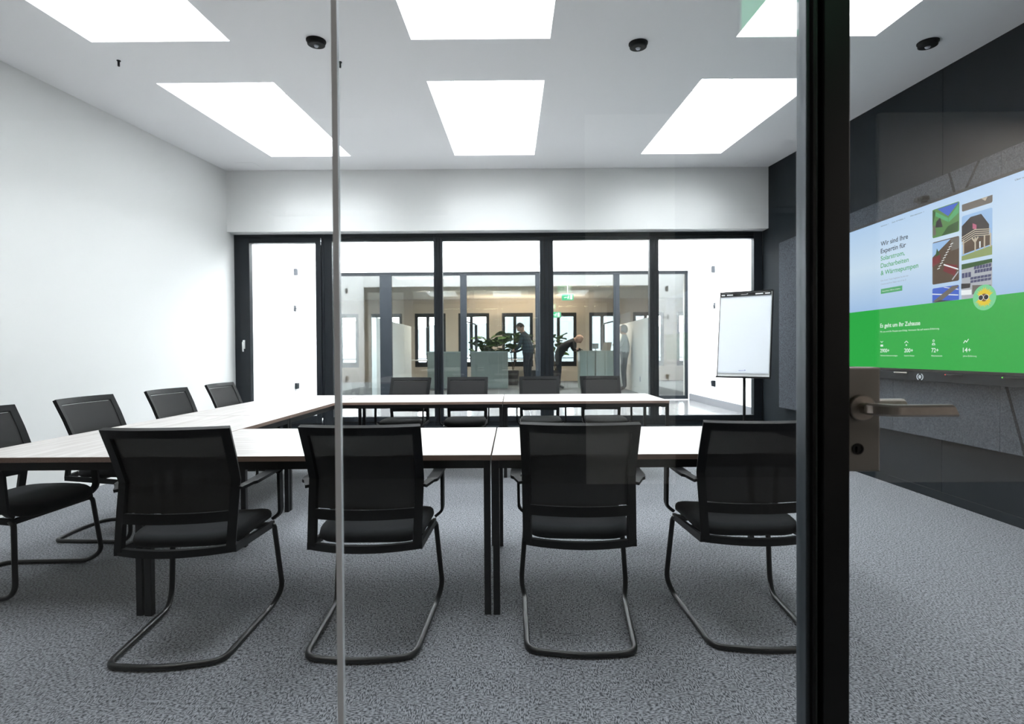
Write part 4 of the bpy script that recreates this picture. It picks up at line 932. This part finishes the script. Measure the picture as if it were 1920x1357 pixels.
# bending man: facing right, hand on the counter
J = legs(0.10); J.update(belly=(0, 0.08, 1.05, 0.155, 0.9), chest=(0, 0.26, 1.22, 0.170, 0.9), neck=(0, 0.41, 1.25, 0.055), skull=(0, 0.47, 1.27, 0.05),
    sh_l=(-0.17, 0.33, 1.17, 0.058), el_l=(-0.20, 0.42, 0.98, 0.045), wr_l=(-0.16, 0.46, 0.98, 0.032), sh_r=(0.17, 0.33, 1.17, 0.060), el_r=(0.22, 0.36, 1.00, 0.047), wr_r=(0.20, 0.46, 1.01, 0.032))
hl, hr_ = ((-0.16, 0.46, 0.985), (0, 1, 0.0), (1, 0, 0)), ((0.20, 0.46, 1.01), (0, 1, -0.1), (1, 0, 0))
person((1.14, 13.3, 0.30), math.radians(-90), J, EDG, asg(0.05, [hl[0], hr_[0]], 1.4, (0, 0.55, 1.27), 0.93), [MT['skin'], blk, jean, shoe],
    'bald person in black bending over the counter in the far office', None, ((0, 0.53, 1.27), 1.0, (0, 0.55, -0.83), (0, 0.83, 0.55)), [hl, hr_])
# woman: facing left, arms folded up to the chin
J = legs(0.10); J.update(belly=(0, -0.01, 1.06, 0.150, 0.95), chest=(0, -0.01, 1.24, 0.150, 0.9), neck=(0, 0.0, 1.37, 0.048), skull=(0, 0.02, 1.43, 0.045),
    sh_l=(-0.145, 0, 1.29, 0.052), el_l=(-0.17, 0.10, 1.05, 0.043), wr_l=(-0.04, 0.24, 1.10, 0.028), sh_r=(0.145, 0, 1.29, 0.052), el_r=(0.17, 0.12, 1.08, 0.043), wr_r=(0.03, 0.16, 1.27, 0.028))
hl, hr_ = ((-0.04, 0.24, 1.10), (1, 0.1, 0.1), (0, 0, -1)), ((0.03, 0.16, 1.27), (-0.1, -0.1, 1), (1, 0, 0))
person((2.65, 12.45, 0.30), math.radians(75), J, EDG, asg(0.05, [hl[0], hr_[0]], 1.4, (0, 0.03, 1.45), 0.93), [MT['skin'], gry, trg, shoe],
    'grey haired person in a pale grey pullover standing by the right partition', (hgr, 1.14, -0.45), ((0, 0.03, 1.46), 0.95, (0, 1, 0.1), (0, -0.1, 1)), [hl, hr_])
# socket on the right partition
bm = bmesh.new(); bx(bm, -0.006, 0, -0.04, 0.04, -0.06, 0.06, bev=0.002); tag(link('wall_socket', bm, MT['grey'], None, loc=(2.8195, 11.6, 0.62)), 'small grey socket low on the right partition', 'socket')

# ------------------------------------------------------------------ outside, far off
hz = mat('hazy_hill', (0.055, 0.068, 0.075), 1.0); bm = bmesh.new(); n = 60
for i in range(n):
    for j in range(1):
        pass
xs = [-140+280*i/n for i in range(n+1)]
hh = [12+7*math.sin(x*0.035+1)+4*math.sin(x*0.09)+2*math.sin(x*0.21) for x in xs]
fr = [bm.verts.new((x, 120, -6)) for x in xs]; tp = [bm.verts.new((x, 175, h)) for x, h in zip(xs, hh)]; bk = [bm.verts.new((x, 230, -6)) for x in xs]
for i in range(n): bm.faces.new((fr[i], fr[i+1], tp[i+1], tp[i])); bm.faces.new((tp[i], tp[i+1], bk[i+1], bk[i]))
structure(link('hills', bm, hz, smooth=True), 'pale hazy hills beyond the far windows')
structure(box('ground', -150, 150, 17.3, 200, -6.2, -6.0, mat('pale_ground', (0.05, 0.055, 0.045), 1.0)), 'pale ground outside')
for x, y, w, h, lb in ((-10.2, 48, 5, 5.6, 'white gabled house beyond the far office windows, at the left'), (-3.0, 46, 4.0, 5.9, 'white gabled house beyond the far office windows, near the plants')):
    e = empty('house', (x, y, -6), label=lb, cat='house')
    bm = bmesh.new(); prism(bm, [(-w/2, 0, 0), (w/2, 0, 0), (w/2, 0, h), (0, 0, h+1.9), (-w/2, 0, h)], (0, 7, 0)); link('house_body', bm, MT['render'], e)
    bm = bmesh.new()
    for s in (-1, 1): prism(bm, [(0, -0.3, h+1.95), (s*(w/2+0.3), -0.3, h-0.2), (s*(w/2+0.3), -0.3, h-0.05), (0, -0.3, h+2.12)], (0, 7.6, 0))
    link('roof', bm, MT['grey'], e)
    for k in (-1, 1): box('house_window', k*1.1-0.35, k*1.1+0.35, -0.03, 0, h-2.0, h-0.8, MT['slate'], e)
